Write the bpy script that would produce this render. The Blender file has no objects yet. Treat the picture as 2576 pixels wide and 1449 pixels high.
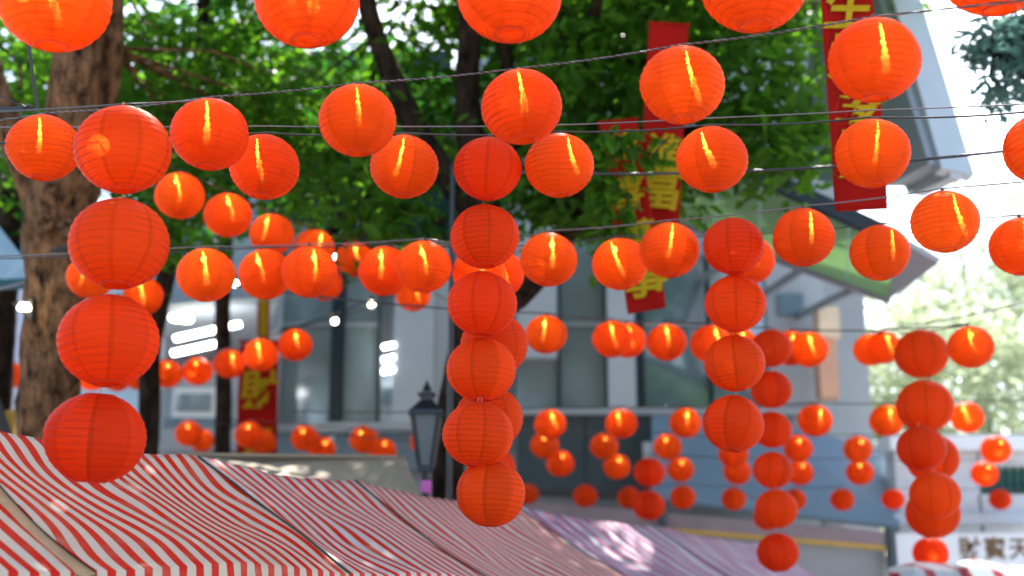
import bpy, bmesh, math, random
from mathutils import Vector, Matrix, noise, Euler
R = math.radians
rng = random.Random(7)

# ---------------------------------------------------------------- camera, sky, sun, exposure
sc = bpy.context.scene
COL = sc.collection
PITCH, CAMZ, FPX = R(14.1), 1.7, 3200.0
cam_d = bpy.data.cameras.new("camera"); cam = bpy.data.objects.new("camera", cam_d); COL.objects.link(cam)
cam.location = (0, 0, CAMZ); cam.rotation_euler = (R(90) + PITCH, 0, 0)
cam_d.sensor_width = 36; cam_d.lens = 36 * FPX / 2576.0
cam_d.clip_start = 0.1; cam_d.clip_end = 2000
cam_d.dof.use_dof = True; cam_d.dof.focus_distance = 5.0; cam_d.dof.aperture_fstop = 1.15; cam_d.dof.aperture_blades = 9
sc.camera = cam
SUN_EL, SUN_AZ = R(51), R(12)          # azimuth clockwise from +Y
w = bpy.data.worlds.new("World"); sc.world = w; w.use_nodes = True
nt = w.node_tree; bg = nt.nodes["Background"]
sky = nt.nodes.new("ShaderNodeTexSky"); sky.sky_type = 'NISHITA'; sky.sun_disc = False
sky.sun_elevation = SUN_EL; sky.sun_rotation = SUN_AZ; sky.dust_density = 2.0; sky.air_density = 1.0
nt.links.new(sky.outputs[0], bg.inputs[0]); bg.inputs[1].default_value = 0.15
sd = bpy.data.lights.new("sun", 'SUN'); sd.energy = 4.6; sd.angle = R(0.5); sd.color = (1.0, 0.95, 0.87)
sun = bpy.data.objects.new("sun", sd); COL.objects.link(sun)
to_sun = Vector((math.sin(SUN_AZ) * math.cos(SUN_EL), math.cos(SUN_AZ) * math.cos(SUN_EL), math.sin(SUN_EL)))
sun.rotation_euler = to_sun.to_track_quat('Z', 'Y').to_euler(); sun.location = to_sun * 40
vs = sc.view_settings
sc.display_settings.display_device = 'sRGB'
vs.view_transform = 'Standard'; vs.look = 'None'; vs.gamma = 1; vs.use_curve_mapping = False; vs.exposure = 1.93
cy = sc.cycles
cy.use_denoising = True; cy.max_bounces = 9; cy.diffuse_bounces = 5; cy.transmission_bounces = 7; cy.glossy_bounces = 3
cy.transparent_max_bounces = 14; cy.sample_clamp_indirect = 8; cy.caustics_reflective = False; cy.caustics_refractive = False

# ---------------------------------------------------------------- helpers
CP, SP = math.cos(PITCH), math.sin(PITCH)
def at(px, py, d):
    """the point of the place seen d metres off at a pixel of the 2576 x 1449 photograph"""
    X = (px - 1288.0) / FPX * d; Y = (724.5 - py) / FPX * d
    return Vector((X, d * CP - Y * SP, CAMZ + d * SP + Y * CP))
def tag(o, label=None, cat=None, group=None, kind=None):
    if label: o["label"] = label
    if cat: o["category"] = cat
    if group: o["group"] = group
    if kind: o["kind"] = kind
    return o
def empty(name, loc=(0, 0, 0), parent=None):
    o = bpy.data.objects.new(name, None); o.empty_display_size = .1; COL.objects.link(o); o.location = loc
    if parent: o.parent = parent
    return o
def link(name, me, parent=None, loc=None):
    o = bpy.data.objects.new(name, me); COL.objects.link(o)
    if parent: o.parent = parent
    if loc is not None: o.location = loc
    return o
class MB:
    """collects vertices and faces of one mesh"""
    def __init__(s): s.v = []; s.f = []; s.uv = {}
    def add(s, vs, fs):
        b = len(s.v); s.v += [tuple(x) for x in vs]; s.f += [tuple(b + i for i in q) for q in fs]
    def box(s, c, size, rot=None):
        c = Vector(c); h = Vector(size) / 2
        vs = []
        for x in (-1, 1):
            for y in (-1, 1):
                for z in (-1, 1):
                    p = Vector((x * h.x, y * h.y, z * h.z))
                    if rot is not None: p = rot @ p
                    vs.append(c + p)
        s.add(vs, [(0, 1, 3, 2), (4, 6, 7, 5), (0, 4, 5, 1), (2, 3, 7, 6), (0, 2, 6, 4), (1, 5, 7, 3)])
    def bar(s, a, b, wdt, hgt, up=(0, 0, 1)):
        a, b = Vector(a), Vector(b); t = (b - a); L = t.length; t.normalize()
        u = Vector(up); u = (u - t * u.dot(t)).normalized(); r = t.cross(u)
        m = Matrix((r, t, u)).transposed()
        s.box((a + b) / 2, (wdt, L, hgt), m)
    def tube(s, pts, rad, n=8, cap=True):
        pts = [Vector(p) for p in pts]
        if not isinstance(rad, (list, tuple)): rad = [rad] * len(pts)
        rings = []; prev = None; vs = []
        for i, p in enumerate(pts):
            t = (pts[min(i + 1, len(pts) - 1)] - pts[max(i - 1, 0)]).normalized()
            if prev is None:
                u = t.orthogonal().normalized()
            else:
                u = (prev - t * prev.dot(t)).normalized()
            prev = u; r = t.cross(u)
            for k in range(n):
                a = 2 * math.pi * k / n
                vs.append(p + (u * math.cos(a) + r * math.sin(a)) * rad[i])
        fs = []
        for i in range(len(pts) - 1):
            for k in range(n):
                fs.append((i * n + k, i * n + (k + 1) % n, (i + 1) * n + (k + 1) % n, (i + 1) * n + k))
        if cap:
            fs.append(tuple(range(n - 1, -1, -1))); fs.append(tuple((len(pts) - 1) * n + k for k in range(n)))
        s.add(vs, fs)
    def lathe(s, prof, n=24, c=(0, 0, 0)):
        c = Vector(c); vs = []; fs = []
        for (r, z) in prof:
            for k in range(n):
                a = 2 * math.pi * k / n
                vs.append(c + Vector((r * math.cos(a), r * math.sin(a), z)))
        for i in range(len(prof) - 1):
            for k in range(n):
                fs.append((i * n + k, i * n + (k + 1) % n, (i + 1) * n + (k + 1) % n, (i + 1) * n + k))
        s.add(vs, fs)
    def slab(s, pts, thick):
        """a flat polygon given thickness along its normal"""
        pts = [Vector(p) for p in pts]
        nrm = (pts[1] - pts[0]).cross(pts[2] - pts[0]).normalized() * thick
        n = len(pts)
        s.add(pts + [p - nrm for p in pts], [tuple(range(n)), tuple(range(2 * n - 1, n - 1, -1))] +
              [(i, n + i, n + (i + 1) % n, (i + 1) % n) for i in range(n)])
    def mesh(s, name, mat, smooth=False):
        me = bpy.data.meshes.new(name); me.from_pydata(s.v, [], s.f); me.materials.append(mat)
        if smooth: me.polygons.foreach_set("use_smooth", [True] * len(me.polygons))
        me.update(); return me
    def build(s, name, mat, parent=None, smooth=False, origin=None):
        if origin is None and parent is not None: origin = parent.matrix_basis.translation if parent.parent is None else parent.parent.matrix_basis.translation + parent.matrix_basis.translation
        if origin is not None:
            o_ = Vector(origin); s.v = [tuple(Vector(v) - o_) for v in s.v]
        return link(name, s.mesh(name, mat, smooth), parent, None if parent is not None else origin)

# ---------------------------------------------------------------- materials
def new_mat(name):
    m = bpy.data.materials.new(name); m.use_nodes = True
    return m, m.node_tree.nodes, m.node_tree.links
def pbr(name, col, rough=.6, var=.12, scale=6, metal=0, bump=0, spec=.22, bscale=None):
    """principled with noise-broken colour"""
    m, N, L = new_mat(name); b = N["Principled BSDF"]
    b.inputs["Roughness"].default_value = rough; b.inputs["Metallic"].default_value = metal
    b.inputs["Specular IOR Level"].default_value = spec
    tc = N.new("ShaderNodeTexCoord"); nz = N.new("ShaderNodeTexNoise"); nz.inputs["Scale"].default_value = scale; nz.inputs["Detail"].default_value = 5
    L.new(tc.outputs["Object"], nz.inputs["Vector"])
    rp = N.new("ShaderNodeValToRGB"); c = Vector(col)
    rp.color_ramp.elements[0].position = .3; rp.color_ramp.elements[1].position = .7
    rp.color_ramp.elements[0].color = (*(c * (1 - var)), 1); rp.color_ramp.elements[1].color = (*(c * (1 + var)), 1)
    L.new(nz.outputs["Fac"], rp.inputs[0]); L.new(rp.outputs[0], b.inputs["Base Color"])
    if bump:
        n2 = N.new("ShaderNodeTexNoise"); n2.inputs["Scale"].default_value = bscale or scale * 5; n2.inputs["Detail"].default_value = 6
        L.new(tc.outputs["Object"], n2.inputs["Vector"])
        bp = N.new("ShaderNodeBump"); bp.inputs["Strength"].default_value = bump; bp.inputs["Distance"].default_value = .02
        L.new(n2.outputs["Fac"], bp.inputs["Height"]); L.new(bp.outputs[0], b.inputs["Normal"])
    return m
def emis(name, col, strength):
    m, N, L = new_mat(name); N.remove(N["Principled BSDF"])
    e = N.new("ShaderNodeEmission"); e.inputs[0].default_value = (*col, 1); e.inputs[1].default_value = strength
    L.new(e.outputs[0], N["Material Output"].inputs[0]); return m
def math_node(N, L, op, a, b=None, c=None):
    n = N.new("ShaderNodeMath"); n.operation = op
    for i, v in enumerate((a, b, c)):
        if v is None: continue
        if isinstance(v, (int, float)): n.inputs[i].default_value = v
        else: L.new(v, n.inputs[i])
    return n.outputs[0]

def lantern_fabric(name, transp, tint, red):
    m, N, L = new_mat(name); N.remove(N["Principled BSDF"])
    uv = N.new("ShaderNodeUVMap"); sep = N.new("ShaderNodeSeparateXYZ"); L.new(uv.outputs[0], sep.inputs[0])
    info = N.new("ShaderNodeObjectInfo")
    # eight gores, the fabric lying double along each seam
    g = math_node(N, L, 'MULTIPLY', sep.outputs[0], 8.0)
    fr = math_node(N, L, 'FRACT', g); fl = math_node(N, L, 'FLOOR', g)
    seam = math_node(N, L, 'LESS_THAN', fr, .13)
    edge = math_node(N, L, 'LESS_THAN', fr, .022)
    wn = N.new("ShaderNodeTexWhiteNoise"); wn.noise_dimensions = '2D'
    cmb = N.new("ShaderNodeCombineXYZ"); L.new(fl, cmb.inputs[0]); L.new(info.outputs["Random"], cmb.inputs[1]); L.new(cmb.outputs[0], wn.inputs["Vector"])
    # crinkles run round the lantern
    mp = N.new("ShaderNodeMapping"); mp.inputs["Scale"].default_value = (14, 90, 1); L.new(uv.outputs[0], mp.inputs[0])
    addv = N.new("ShaderNodeVectorMath"); addv.operation = 'ADD'; L.new(mp.outputs[0], addv.inputs[0])
    rc = N.new("ShaderNodeCombineXYZ"); L.new(math_node(N, L, 'MULTIPLY', info.outputs["Random"], 50.0), rc.inputs[0]); L.new(math_node(N, L, 'MULTIPLY', info.outputs["Random"], 91.0), rc.inputs[2]); L.new(rc.outputs[0], addv.inputs[1])
    nz = N.new("ShaderNodeTexNoise"); nz.inputs["Scale"].default_value = 1; nz.inputs["Detail"].default_value = 4; L.new(addv.outputs[0], nz.inputs["Vector"])
    v = math_node(N, L, 'MULTIPLY_ADD', wn.outputs[0], .24, .80)
    v = math_node(N, L, 'MULTIPLY_ADD', nz.outputs["Fac"], .34, math_node(N, L, 'SUBTRACT', v, .14))
    v = math_node(N, L, 'MULTIPLY', v, math_node(N, L, 'MULTIPLY_ADD', seam, -.15, 1.0))
    v = math_node(N, L, 'MULTIPLY', v, math_node(N, L, 'MULTIPLY_ADD', edge, -.08, 1.0))
    hs = N.new("ShaderNodeHueSaturation"); hs.inputs["Color"].default_value = (red, tint, .009, 1)
    L.new(v, hs.inputs["Value"]); L.new(math_node(N, L, 'MULTIPLY_ADD', info.outputs["Random"], .007, .499), hs.inputs["Hue"])
    df = N.new("ShaderNodeBsdfDiffuse"); tl = N.new("ShaderNodeBsdfTranslucent"); gl = N.new("ShaderNodeBsdfGlossy"); tr = N.new("ShaderNodeBsdfTransparent")
    L.new(hs.outputs[0], df.inputs[0]); L.new(hs.outputs[0], tl.inputs[0]); gl.inputs["Roughness"].default_value = .33
    gl.inputs[0].default_value = (1, .93, .93, 1)
    tr.inputs[0].default_value = (1, .52, .16, 1)
    bp = N.new("ShaderNodeBump"); bp.inputs["Strength"].default_value = .5; bp.inputs["Distance"].default_value = .004
    L.new(nz.outputs["Fac"], bp.inputs["Height"])
    for s_ in (df, tl, gl): L.new(bp.outputs[0], s_.inputs["Normal"])
    m1 = N.new("ShaderNodeMixShader"); m1.inputs[0].default_value = .55; L.new(df.outputs[0], m1.inputs[1]); L.new(tl.outputs[0], m1.inputs[2])
    m2 = N.new("ShaderNodeMixShader"); L.new(m1.outputs[0], m2.inputs[1]); L.new(tr.outputs[0], m2.inputs[2])
    L.new(math_node(N, L, 'MULTIPLY_ADD', seam, -transp * .6, transp), m2.inputs[0])
    fs = N.new("ShaderNodeFresnel"); fs.inputs[0].default_value = 1.4
    m3 = N.new("ShaderNodeMixShader"); L.new(math_node(N, L, 'MULTIPLY_ADD', fs.outputs[0], .12, .0), m3.inputs[0])
    L.new(m2.outputs[0], m3.inputs[1]); L.new(gl.outputs[0], m3.inputs[2])
    L.new(m3.outputs[0], N["Material Output"].inputs[0]); return m

def streak_mat():
    """the glowing light strand inside a lantern: brightest at its upper third"""
    m, N, L = new_mat("glare_streak_glow"); N.remove(N["Principled BSDF"])
    tc = N.new("ShaderNodeTexCoord"); sp = N.new("ShaderNodeSeparateXYZ"); L.new(tc.outputs["Generated"], sp.inputs[0])
    rp = N.new("ShaderNodeValToRGB"); rp.color_ramp.interpolation = 'EASE'
    E = rp.color_ramp.elements; E[0].position = 0; E[0].color = (.02, .02, .02, 1); E[1].position = 1; E[1].color = (.25, .25, .25, 1)
    for p, v in ((.22, .10), (.45, .42), (.64, 1.0), (.9, 1.0)):
        e = E.new(p); e.color = (v, v, v, 1)
    L.new(sp.outputs[2], rp.inputs[0])
    e = N.new("ShaderNodeEmission"); e.inputs[0].default_value = (1, .62, .20, 1)
    L.new(math_node(N, L, 'MULTIPLY', rp.outputs[0], 11.0), e.inputs[1]); L.new(e.outputs[0], N["Material Output"].inputs[0]); return m

def leaf_mat(name, c0, c1, trans=(.25, .5, .03)):
    m, N, L = new_mat(name); N.remove(N["Principled BSDF"])
    at_ = N.new("ShaderNodeAttribute"); at_.attribute_name = "tone"
    rp = N.new("ShaderNodeValToRGB"); rp.color_ramp.elements[0].color = (*c0, 1); rp.color_ramp.elements[1].color = (*c1, 1)
    L.new(at_.outputs["Fac"], rp.inputs[0])
    df = N.new("ShaderNodeBsdfPrincipled"); df.inputs["Roughness"].default_value = .5; df.inputs["Specular IOR Level"].default_value = .12
    tl = N.new("ShaderNodeBsdfTranslucent"); L.new(rp.outputs[0], df.inputs["Base Color"])
    mx = N.new("ShaderNodeMix"); mx.data_type = 'RGBA'; mx.inputs[0].default_value = .75; L.new(rp.outputs[0], mx.inputs[6]); mx.inputs[7].default_value = (*trans, 1)
    L.new(mx.outputs[2], tl.inputs[0])
    ms = N.new("ShaderNodeMixShader"); ms.inputs[0].default_value = .42; L.new(df.outputs[0], ms.inputs[1]); L.new(tl.outputs[0], ms.inputs[2])
    L.new(ms.outputs[0], N["Material Output"].inputs[0]); return m

def stripe_mat(name, white, red, duty, period, wob=.020, dirt=(.42, .33, .2), wave2=None):
    """printed stripes across the ridge direction (uv.x in metres), on coated cloth"""
    m, N, L = new_mat(name); b = N["Principled BSDF"]
    uv = N.new("ShaderNodeUVMap"); sep = N.new("ShaderNodeSeparateXYZ"); L.new(uv.outputs[0], sep.inputs[0])
    nz = N.new("ShaderNodeTexNoise"); nz.inputs["Scale"].default_value = 2.6; nz.inputs["Detail"].default_value = 1; L.new(uv.outputs[0], nz.inputs["Vector"])
    x = math_node(N, L, 'ADD', sep.outputs[0], math_node(N, L, 'MULTIPLY', math_node(N, L, 'SUBTRACT', nz.outputs["Fac"], .5), wob))
    fr = math_node(N, L, 'FRACT', math_node(N, L, 'DIVIDE', x, period))
    st = math_node(N, L, 'LESS_THAN', fr, duty)
    mx = N.new("ShaderNodeMix"); mx.data_type = 'RGBA'; L.new(st, mx.inputs[0]); mx.inputs[6].default_value = (*white, 1); mx.inputs[7].default_value = (*red, 1)
    n2 = N.new("ShaderNodeTexNoise"); n2.inputs["Scale"].default_value = 5; n2.inputs["Detail"].default_value = 7; n2.inputs["Roughness"].default_value = .65; L.new(uv.outputs[0], n2.inputs["Vector"])
    dr = N.new("ShaderNodeValToRGB"); dr.color_ramp.elements[0].position = .5; dr.color_ramp.elements[1].position = .85; dr.color_ramp.elements[0].color = (0, 0, 0, 1); dr.color_ramp.elements[1].color = (.55, .55, .55, 1)
    L.new(n2.outputs["Fac"], dr.inputs[0])
    m2 = N.new("ShaderNodeMix"); m2.data_type = 'RGBA'; L.new(dr.outputs[0], m2.inputs[0]); L.new(mx.outputs[2], m2.inputs[6]); m2.inputs[7].default_value = (*dirt, 1)
    n3 = N.new("ShaderNodeTexNoise"); n3.inputs["Scale"].default_value = 38; n3.inputs["Detail"].default_value = 2; L.new(uv.outputs[0], n3.inputs["Vector"])
    sp = math_node(N, L, 'GREATER_THAN', n3.outputs["Fac"], .745)
    m3 = N.new("ShaderNodeMix"); m3.data_type = 'RGBA'; L.new(math_node(N, L, 'MULTIPLY', sp, .6), m3.inputs[0]); L.new(m2.outputs[2], m3.inputs[6]); m3.inputs[7].default_value = (.12, .08, .04, 1)
    L.new(m3.outputs[2], b.inputs["Base Color"]); b.inputs["Roughness"].default_value = .42; b.inputs["Specular IOR Level"].default_value = .14
    tl = N.new("ShaderNodeBsdfTranslucent"); L.new(m3.outputs[2], tl.inputs[0])
    ms = N.new("ShaderNodeMixShader"); ms.inputs[0].default_value = .10; L.new(b.outputs[0], ms.inputs[1]); L.new(tl.outputs[0], ms.inputs[2])
    L.new(ms.outputs[0], N["Material Output"].inputs[0]); return m

def bark_mat(name, c0, c1, scale=1.0):
    m, N, L = new_mat(name); b = N["Principled BSDF"]; b.inputs["Roughness"].default_value = .85; b.inputs["Specular IOR Level"].default_value = .08
    tc = N.new("ShaderNodeTexCoord"); mp = N.new("ShaderNodeMapping"); mp.inputs["Scale"].default_value = (15 * scale, 15 * scale, 6.0 * scale); L.new(tc.outputs["Object"], mp.inputs[0])
    nz = N.new("ShaderNodeTexNoise"); nz.inputs["Scale"].default_value = 1; nz.inputs["Detail"].default_value = 8; nz.inputs["Roughness"].default_value = .7; L.new(mp.outputs[0], nz.inputs["Vector"])
    n2 = N.new("ShaderNodeTexNoise"); n2.inputs["Scale"].default_value = 2.2; n2.inputs["Detail"].default_value = 3; L.new(tc.outputs["Object"], n2.inputs["Vector"])
    rp = N.new("ShaderNodeValToRGB"); rp.color_ramp.elements[0].position = .36; rp.color_ramp.elements[1].position = .66
    rp.color_ramp.elements[0].color = (*c0, 1); rp.color_ramp.elements[1].color = (*c1, 1); L.new(nz.outputs["Fac"], rp.inputs[0])
    mx = N.new("ShaderNodeMix"); mx.data_type = 'RGBA'; mx.blend_type = 'MULTIPLY'; L.new(n2.outputs["Fac"], mx.inputs[0]); L.new(rp.outputs[0], mx.inputs[6]); mx.inputs[7].default_value = (1.0, .72, .5, 1)
    L.new(mx.outputs[2], b.inputs["Base Color"])
    bp = N.new("ShaderNodeBump"); bp.inputs["Strength"].default_value = .9; bp.inputs["Distance"].default_value = .03; L.new(nz.outputs["Fac"], bp.inputs["Height"]); L.new(bp.outputs[0], b.inputs["Normal"])
    return m

M = dict(
    fabric_lit=lantern_fabric("lantern_nylon_lit", .17, .088, .84), fabric=lantern_fabric("lantern_nylon", .04, .070, .93),  # lit copy: more orange and see-through, lamp glow put into its colour
    strand=streak_mat(), bulb=emis("warm_bulb", (1, .72, .34), 10), wire=pbr("dark_rib_wire", (.30, .022, .006), .5),  # strand holds the added glare streak, bulb the lamp
    ring=pbr("lantern_ring_plastic", (.55, .045, .012), .5), hook=pbr("thin_wire_hook", (.55, .28, .2), .35, metal=.6),
    cable=pbr("black_cable", (.018, .018, .02), .38, spec=.6), cable_grey=pbr("grey_cable", (.12, .11, .11), .3, spec=.8),
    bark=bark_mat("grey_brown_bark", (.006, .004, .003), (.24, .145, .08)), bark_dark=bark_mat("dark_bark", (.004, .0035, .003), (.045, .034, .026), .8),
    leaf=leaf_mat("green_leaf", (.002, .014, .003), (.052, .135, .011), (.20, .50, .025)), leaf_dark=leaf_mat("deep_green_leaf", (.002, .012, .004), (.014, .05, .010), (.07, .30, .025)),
    leaf_blue=leaf_mat("blue_green_leaf", (.03, .07, .07), (.10, .19, .17), (.2, .4, .3)), leaf_sun=leaf_mat("overlit_garden_leaf", (.10, .17, .07), (.42, .47, .32), (.66, .74, .46)),  # leaf_sun: overexposing sunlight put into a paler leaf colour
    stripe=stripe_mat("red_white_stripes", (.56, .475, .355), (.56, .014, .004), .48, .084),
    stripe_b=stripe_mat("narrow_red_white_stripes", (.55, .49, .42), (.56, .014, .006), .46, .095),
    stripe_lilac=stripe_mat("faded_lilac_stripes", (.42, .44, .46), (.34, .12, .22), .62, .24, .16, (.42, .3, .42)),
    stripe_dark=stripe_mat("far_grey_crimson_stripes", (.42, .46, .46), (.30, .012, .03), .3, .28),
    tan=pbr("tan_tape", (.40, .28, .15), .5, .2, 9), beige=pbr("beige_canvas", (.30, .25, .17), .75, .12, 4, bump=.2),
    steel=pbr("painted_steel_pole", (.32, .33, .34), .4, metal=.4), black=pbr("black_iron", (.012, .014, .016), .4, spec=.5),
    red=pbr("red_banner_cloth", (.25, .006, .004), .85, .12, 5, spec=.08), gold=pbr("gold_brush_paint", (.34, .235, .006), .6, .12, 20, spec=.1),
    grey=pbr("grey_render", (.36, .38, .40), .7, .06, 2), light=pbr("light_grey_panel", (.43, .47, .51), .6, .05, 2),
    lilac=pbr("pale_lilac_wall", (.42, .42, .50), .7, .06, 1.5), slate=pbr("slate_panel", (.055, .075, .085), .5, .1, 2),
    bluegrey=pbr("blue_grey_panel", (.14, .20, .24), .5, .1, 2), teal=pbr("teal_canvas", (.008, .06, .055), .6, .12, 2),
    mull=pbr("dark_mullion", (.02, .03, .04), .4), white=pbr("white_paint", (.78, .79, .80), .5, .04, 3),
    frosted=pbr("frosted_lamp_glass", (.11, .14, .15), .25, .04), mauve=pbr("mauve_valance", (.32, .25, .28), .7, .1, 3),
    yellow=pbr("ochre_trim", (.62, .36, .07), .6, .1, 4), brown=pbr("brown_lettering", (.17, .10, .05), .6, .2, 9),
    orange=pbr("terracotta_render", (.60, .33, .22), .7, .08, 3), stone=pbr("pale_stone", (.55, .56, .58), .7, .12, 4, bump=.2),
    tile=pbr("dark_green_tile", (.01, .06, .05), .15, .2, 8), soffit=pbr("grey_soffit", (.30, .33, .37), .7, .05, 1.2),
    paving=pbr("stone_paving", (.26, .25, .23), .8, .15, 1.5), skyblue=pbr("pale_blue_canvas", (.36, .47, .56), .6, .08, 2),
    tube=emis("white_tube", (.92, .96, 1.0), 6), lamp=emis("warm_lamp", (1, .9, .62), 7), lampw=emis("cool_lamp", (.95, .97, 1.0), 6),
    pink=pbr("pink_plastic", (.6, .16, .5), .4),
)
def glass_mat(name, col, rough=.12):
    m = pbr(name, col, rough, .15, .8, spec=1.0); m.node_tree.nodes["Principled BSDF"].inputs["IOR"].default_value = 1.75; return m
M["glass"] = glass_mat("grey_window_glass", (.20, .245, .255)); M["glass_b"] = glass_mat("blue_window_glass", (.10, .15, .17), .06)
M["glass_sky"] = glass_mat("sky_blue_glass", (.12, .30, .40), .1)
def poly_mat():
    m, N, L = new_mat("green_polycarbonate"); N.remove(N["Principled BSDF"])
    tl = N.new("ShaderNodeBsdfTranslucent"); df = N.new("ShaderNodeBsdfDiffuse"); tl.inputs[0].default_value = (.42, .58, .32, 1); df.inputs[0].default_value = (.27, .42, .29, 1)
    ms = N.new("ShaderNodeMixShader"); ms.inputs[0].default_value = .5; L.new(df.outputs[0], ms.inputs[1]); L.new(tl.outputs[0], ms.inputs[2]); L.new(ms.outputs[0], N["Material Output"].inputs[0]); return m
M["poly"] = poly_mat(); M["binding"] = pbr("dark_edge_binding", (.06, .05, .03), .6); M["backing"] = pbr("dark_teal_backing", (.02, .035, .035), .6, .2, 2); M["upper"] = pbr("blue_grey_render", (.31, .33, .34), .7, .06, 1.5)

# ---------------------------------------------------------------- ground
g = MB(); g.add([(-400, -400, 0), (400, -400, 0), (400, 400, 0), (-400, 400, 0)], [(0, 1, 2, 3)])
tag(g.build("ground", M["paving"]), kind="structure")

# ---------------------------------------------------------------- buildings behind the stalls
def wall_rect(mb, px0, py0, px1, py1, y, thick=.12, off=0.0):
    """upright box on the facade plane at distance y spanning the given picture corners"""
    def hit(px, py):
        dv = at(px, py, 1) - cam.location; k = (y - off) / dv.y
        return cam.location + dv * k
    cx = (px0 + px1) / 2
    a = hit(px0, (py0 + py1) / 2); b = hit(px1, (py0 + py1) / 2); t = hit(cx, py0); bo = hit(cx, py1)
    mb.box(((a.x + b.x) / 2, y - off + thick / 2, (t.z + bo.z) / 2), (b.x - a.x, thick, t.z - bo.z))
FY = 17.0
bld = tag(empty("glass_building", (0, FY, 0)), "grey glass fronted building with pale columns behind the stalls", "building")
def part(name, mat, rects, y=FY, parent=None, **k):
    out = []
    for r_ in rects:
        b = MB(); wall_rect(b, *r_, y, **k); out.append(b.build(name, M[mat], parent or bld))
    return out
m = MB(); m.box((2.1, FY + .7, 5.5), (5.8, .3, 11.0)); m.build("wall", M["upper"], bld)
m = MB(); m.box((-3.1, FY + .71, 4.6), (4.594, .3, 9.2)); m.build("wall", M["upper"], bld)
part("dark_backing", "backing", [(690, 125, 1135, 555)], off=-.02, thick=.1)  # dark sheet added behind the leaves, standing for shade in the gaps
glass_panes = part("window_pane", "glass", [(700, 560, 838, 1075), (862, 640, 956, 1060), (1405, 640, 1525, 1030), (1300, 905, 1402, 1030)], off=-.1)
part("window_pane", "glass_b", [(1615, 640, 1785, 1025), (1790, 640, 1930, 1025)], off=-.1)
part("column", "light", [(990, 640, 1092, 1080), (1300, 560, 1400, 900), (1528, 560, 1596, 1032)], off=.12, thick=.3)
part("column", "grey", [(1093, 600, 1130, 1100)], off=.1, thick=.3)
part("mullion", "mull", [(838, 560, 862, 1090), (1597, 640, 1614, 1030), (1786, 640, 1790, 1030)], off=.05, thick=.1)
part("sill", "grey", [(690, 1062, 1130, 1085), (1300, 1027, 2080, 1042)], off=.15, thick=.25)
part("spandrel_panel", "bluegrey", [(600, 1086, 860, 1180), (862, 1086, 1135, 1180)], off=.02)
part("spandrel_panel", "slate", [(1300, 1043, 1470, 1240), (1474, 1043, 1640, 1240)], off=.02)
part("spandrel_panel", "bluegrey", [(1644, 1043, 2000, 1250)], off=.02)
part("wall_panel", "grey", [(1931, 620, 2078, 1026)], off=.0)
wp = part("window", "bluegrey", [(1958, 738, 2022, 792)], off=.06)
part("notice_strip", "light", [(957, 905, 988, 1080)], off=-.06)
part("notice", "bluegrey", [(962, 940, 985, 952), (962, 975, 985, 1018)], off=-.03, thick=.02)
for k, (a, b) in enumerate(((851, 862), (884, 896), (916, 928))):
    pa = at(957, b, 16.9); pb = at(988, a + 4, 16.9); t = MB(); t.bar((pa.x, 16.88, pa.z), (pb.x, 16.88, pb.z), .04, .05); t.build("light_bar", M["tube"], bld)
for (x0, y0, x1, y1) in ((700, 560, 838, 1075), (862, 640, 956, 1060), (1405, 640, 1525, 1030), (1615, 640, 1785, 1025)):
    part("window_frame", "mull", [(x0, y0, x0 + 4, y1), (x1 - 4, y0, x1, y1)], off=-.02, thick=.08); part("transom", "grey", [(x0 + 5, 812, x1 - 5, 818)], off=-.03, thick=.07)
part("pale_patch", "white", [(1618, 1112, 1648, 1188)], off=.06, thick=.02)
part("pale_patch", "light", [(828, 1096, 842, 1112), (826, 1130, 838, 1165), (872, 1145, 886, 1170)], off=.06, thick=.02)  # pale patches added in place of blurred white highlights
# terracotta pillar at the building's right corner
pl = tag(empty("corner_pillar", (at(2085, 900, 16.5).x, 16.4, 0)), "cream and terracotta pillar at the glass building's right corner", "pillar")
b = MB(); wall_rect(b, 2062, 850, 2108, 1000, 16.4, .3); b.build("shaft", M["orange"], pl)
b = MB(); wall_rect(b, 2060, 772, 2112, 849, 16.4, .36, .04); b.build("capital", pbr("cream_stone", (.70, .55, .38), .6), pl)
b = MB(); b.box((at(2085, 900, 16.5).x, 16.55, 1.9), (.24, .3, 3.8)); b.build("base", M["stone"], pl)
# the shop on the left, open ceiling with strip lights
SY = 16.0
shop = tag(empty("shop_front", (-4, SY, 0)), "pale shop front with lit ceiling strips left of the glass building", "building")
b = MB(); wall_rect(b, 380, 930, 690, 1130, SY + 1.2); b.build("back_wall", M["light"], shop)
b = MB(); p0, p1, p2, p3 = at(375, 770, 15.2), at(700, 745, 15.2), at(640, 930, 19.5), at(400, 960, 19.5); b.slab([p0, p1, p2, p3], .08); b.build("ceiling", M["light"], shop)
b = MB(); wall_rect(b, 120, 640, 386, 1130, SY + .6); b.build("side_wall", M["skyblue"], shop)
b = MB(); wall_rect(b, 640, 700, 700, 1100, SY + .3, .2); b.build("pier", M["grey"], shop)
b = MB(); wall_rect(b, 385, 780, 408, 1120, SY + .1, .2); b.build("pier", M["light"], shop)
fr = MB(); wall_rect(fr, 432, 975, 562, 1050, SY + .9, .1); fro = fr.build("window_frame", M["white"], shop)
fr = MB(); wall_rect(fr, 442, 990, 530, 1034, SY + .86, .06); fr.build("window_pane", M["glass"], fro)
b = MB(); wall_rect(b, 380, 1050, 600, 1075, SY + .5, .1); b.build("counter", M["bluegrey"], shop)
for (x0, y0, x1, y1) in ((440, 852, 604, 815), (434, 889, 578, 857)):
    b = MB(); b.bar(at(x0, y0, 15.0), at(x1, y1, 15.0), .08, .05); b.build("strip_light", M["tube"], shop)
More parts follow.
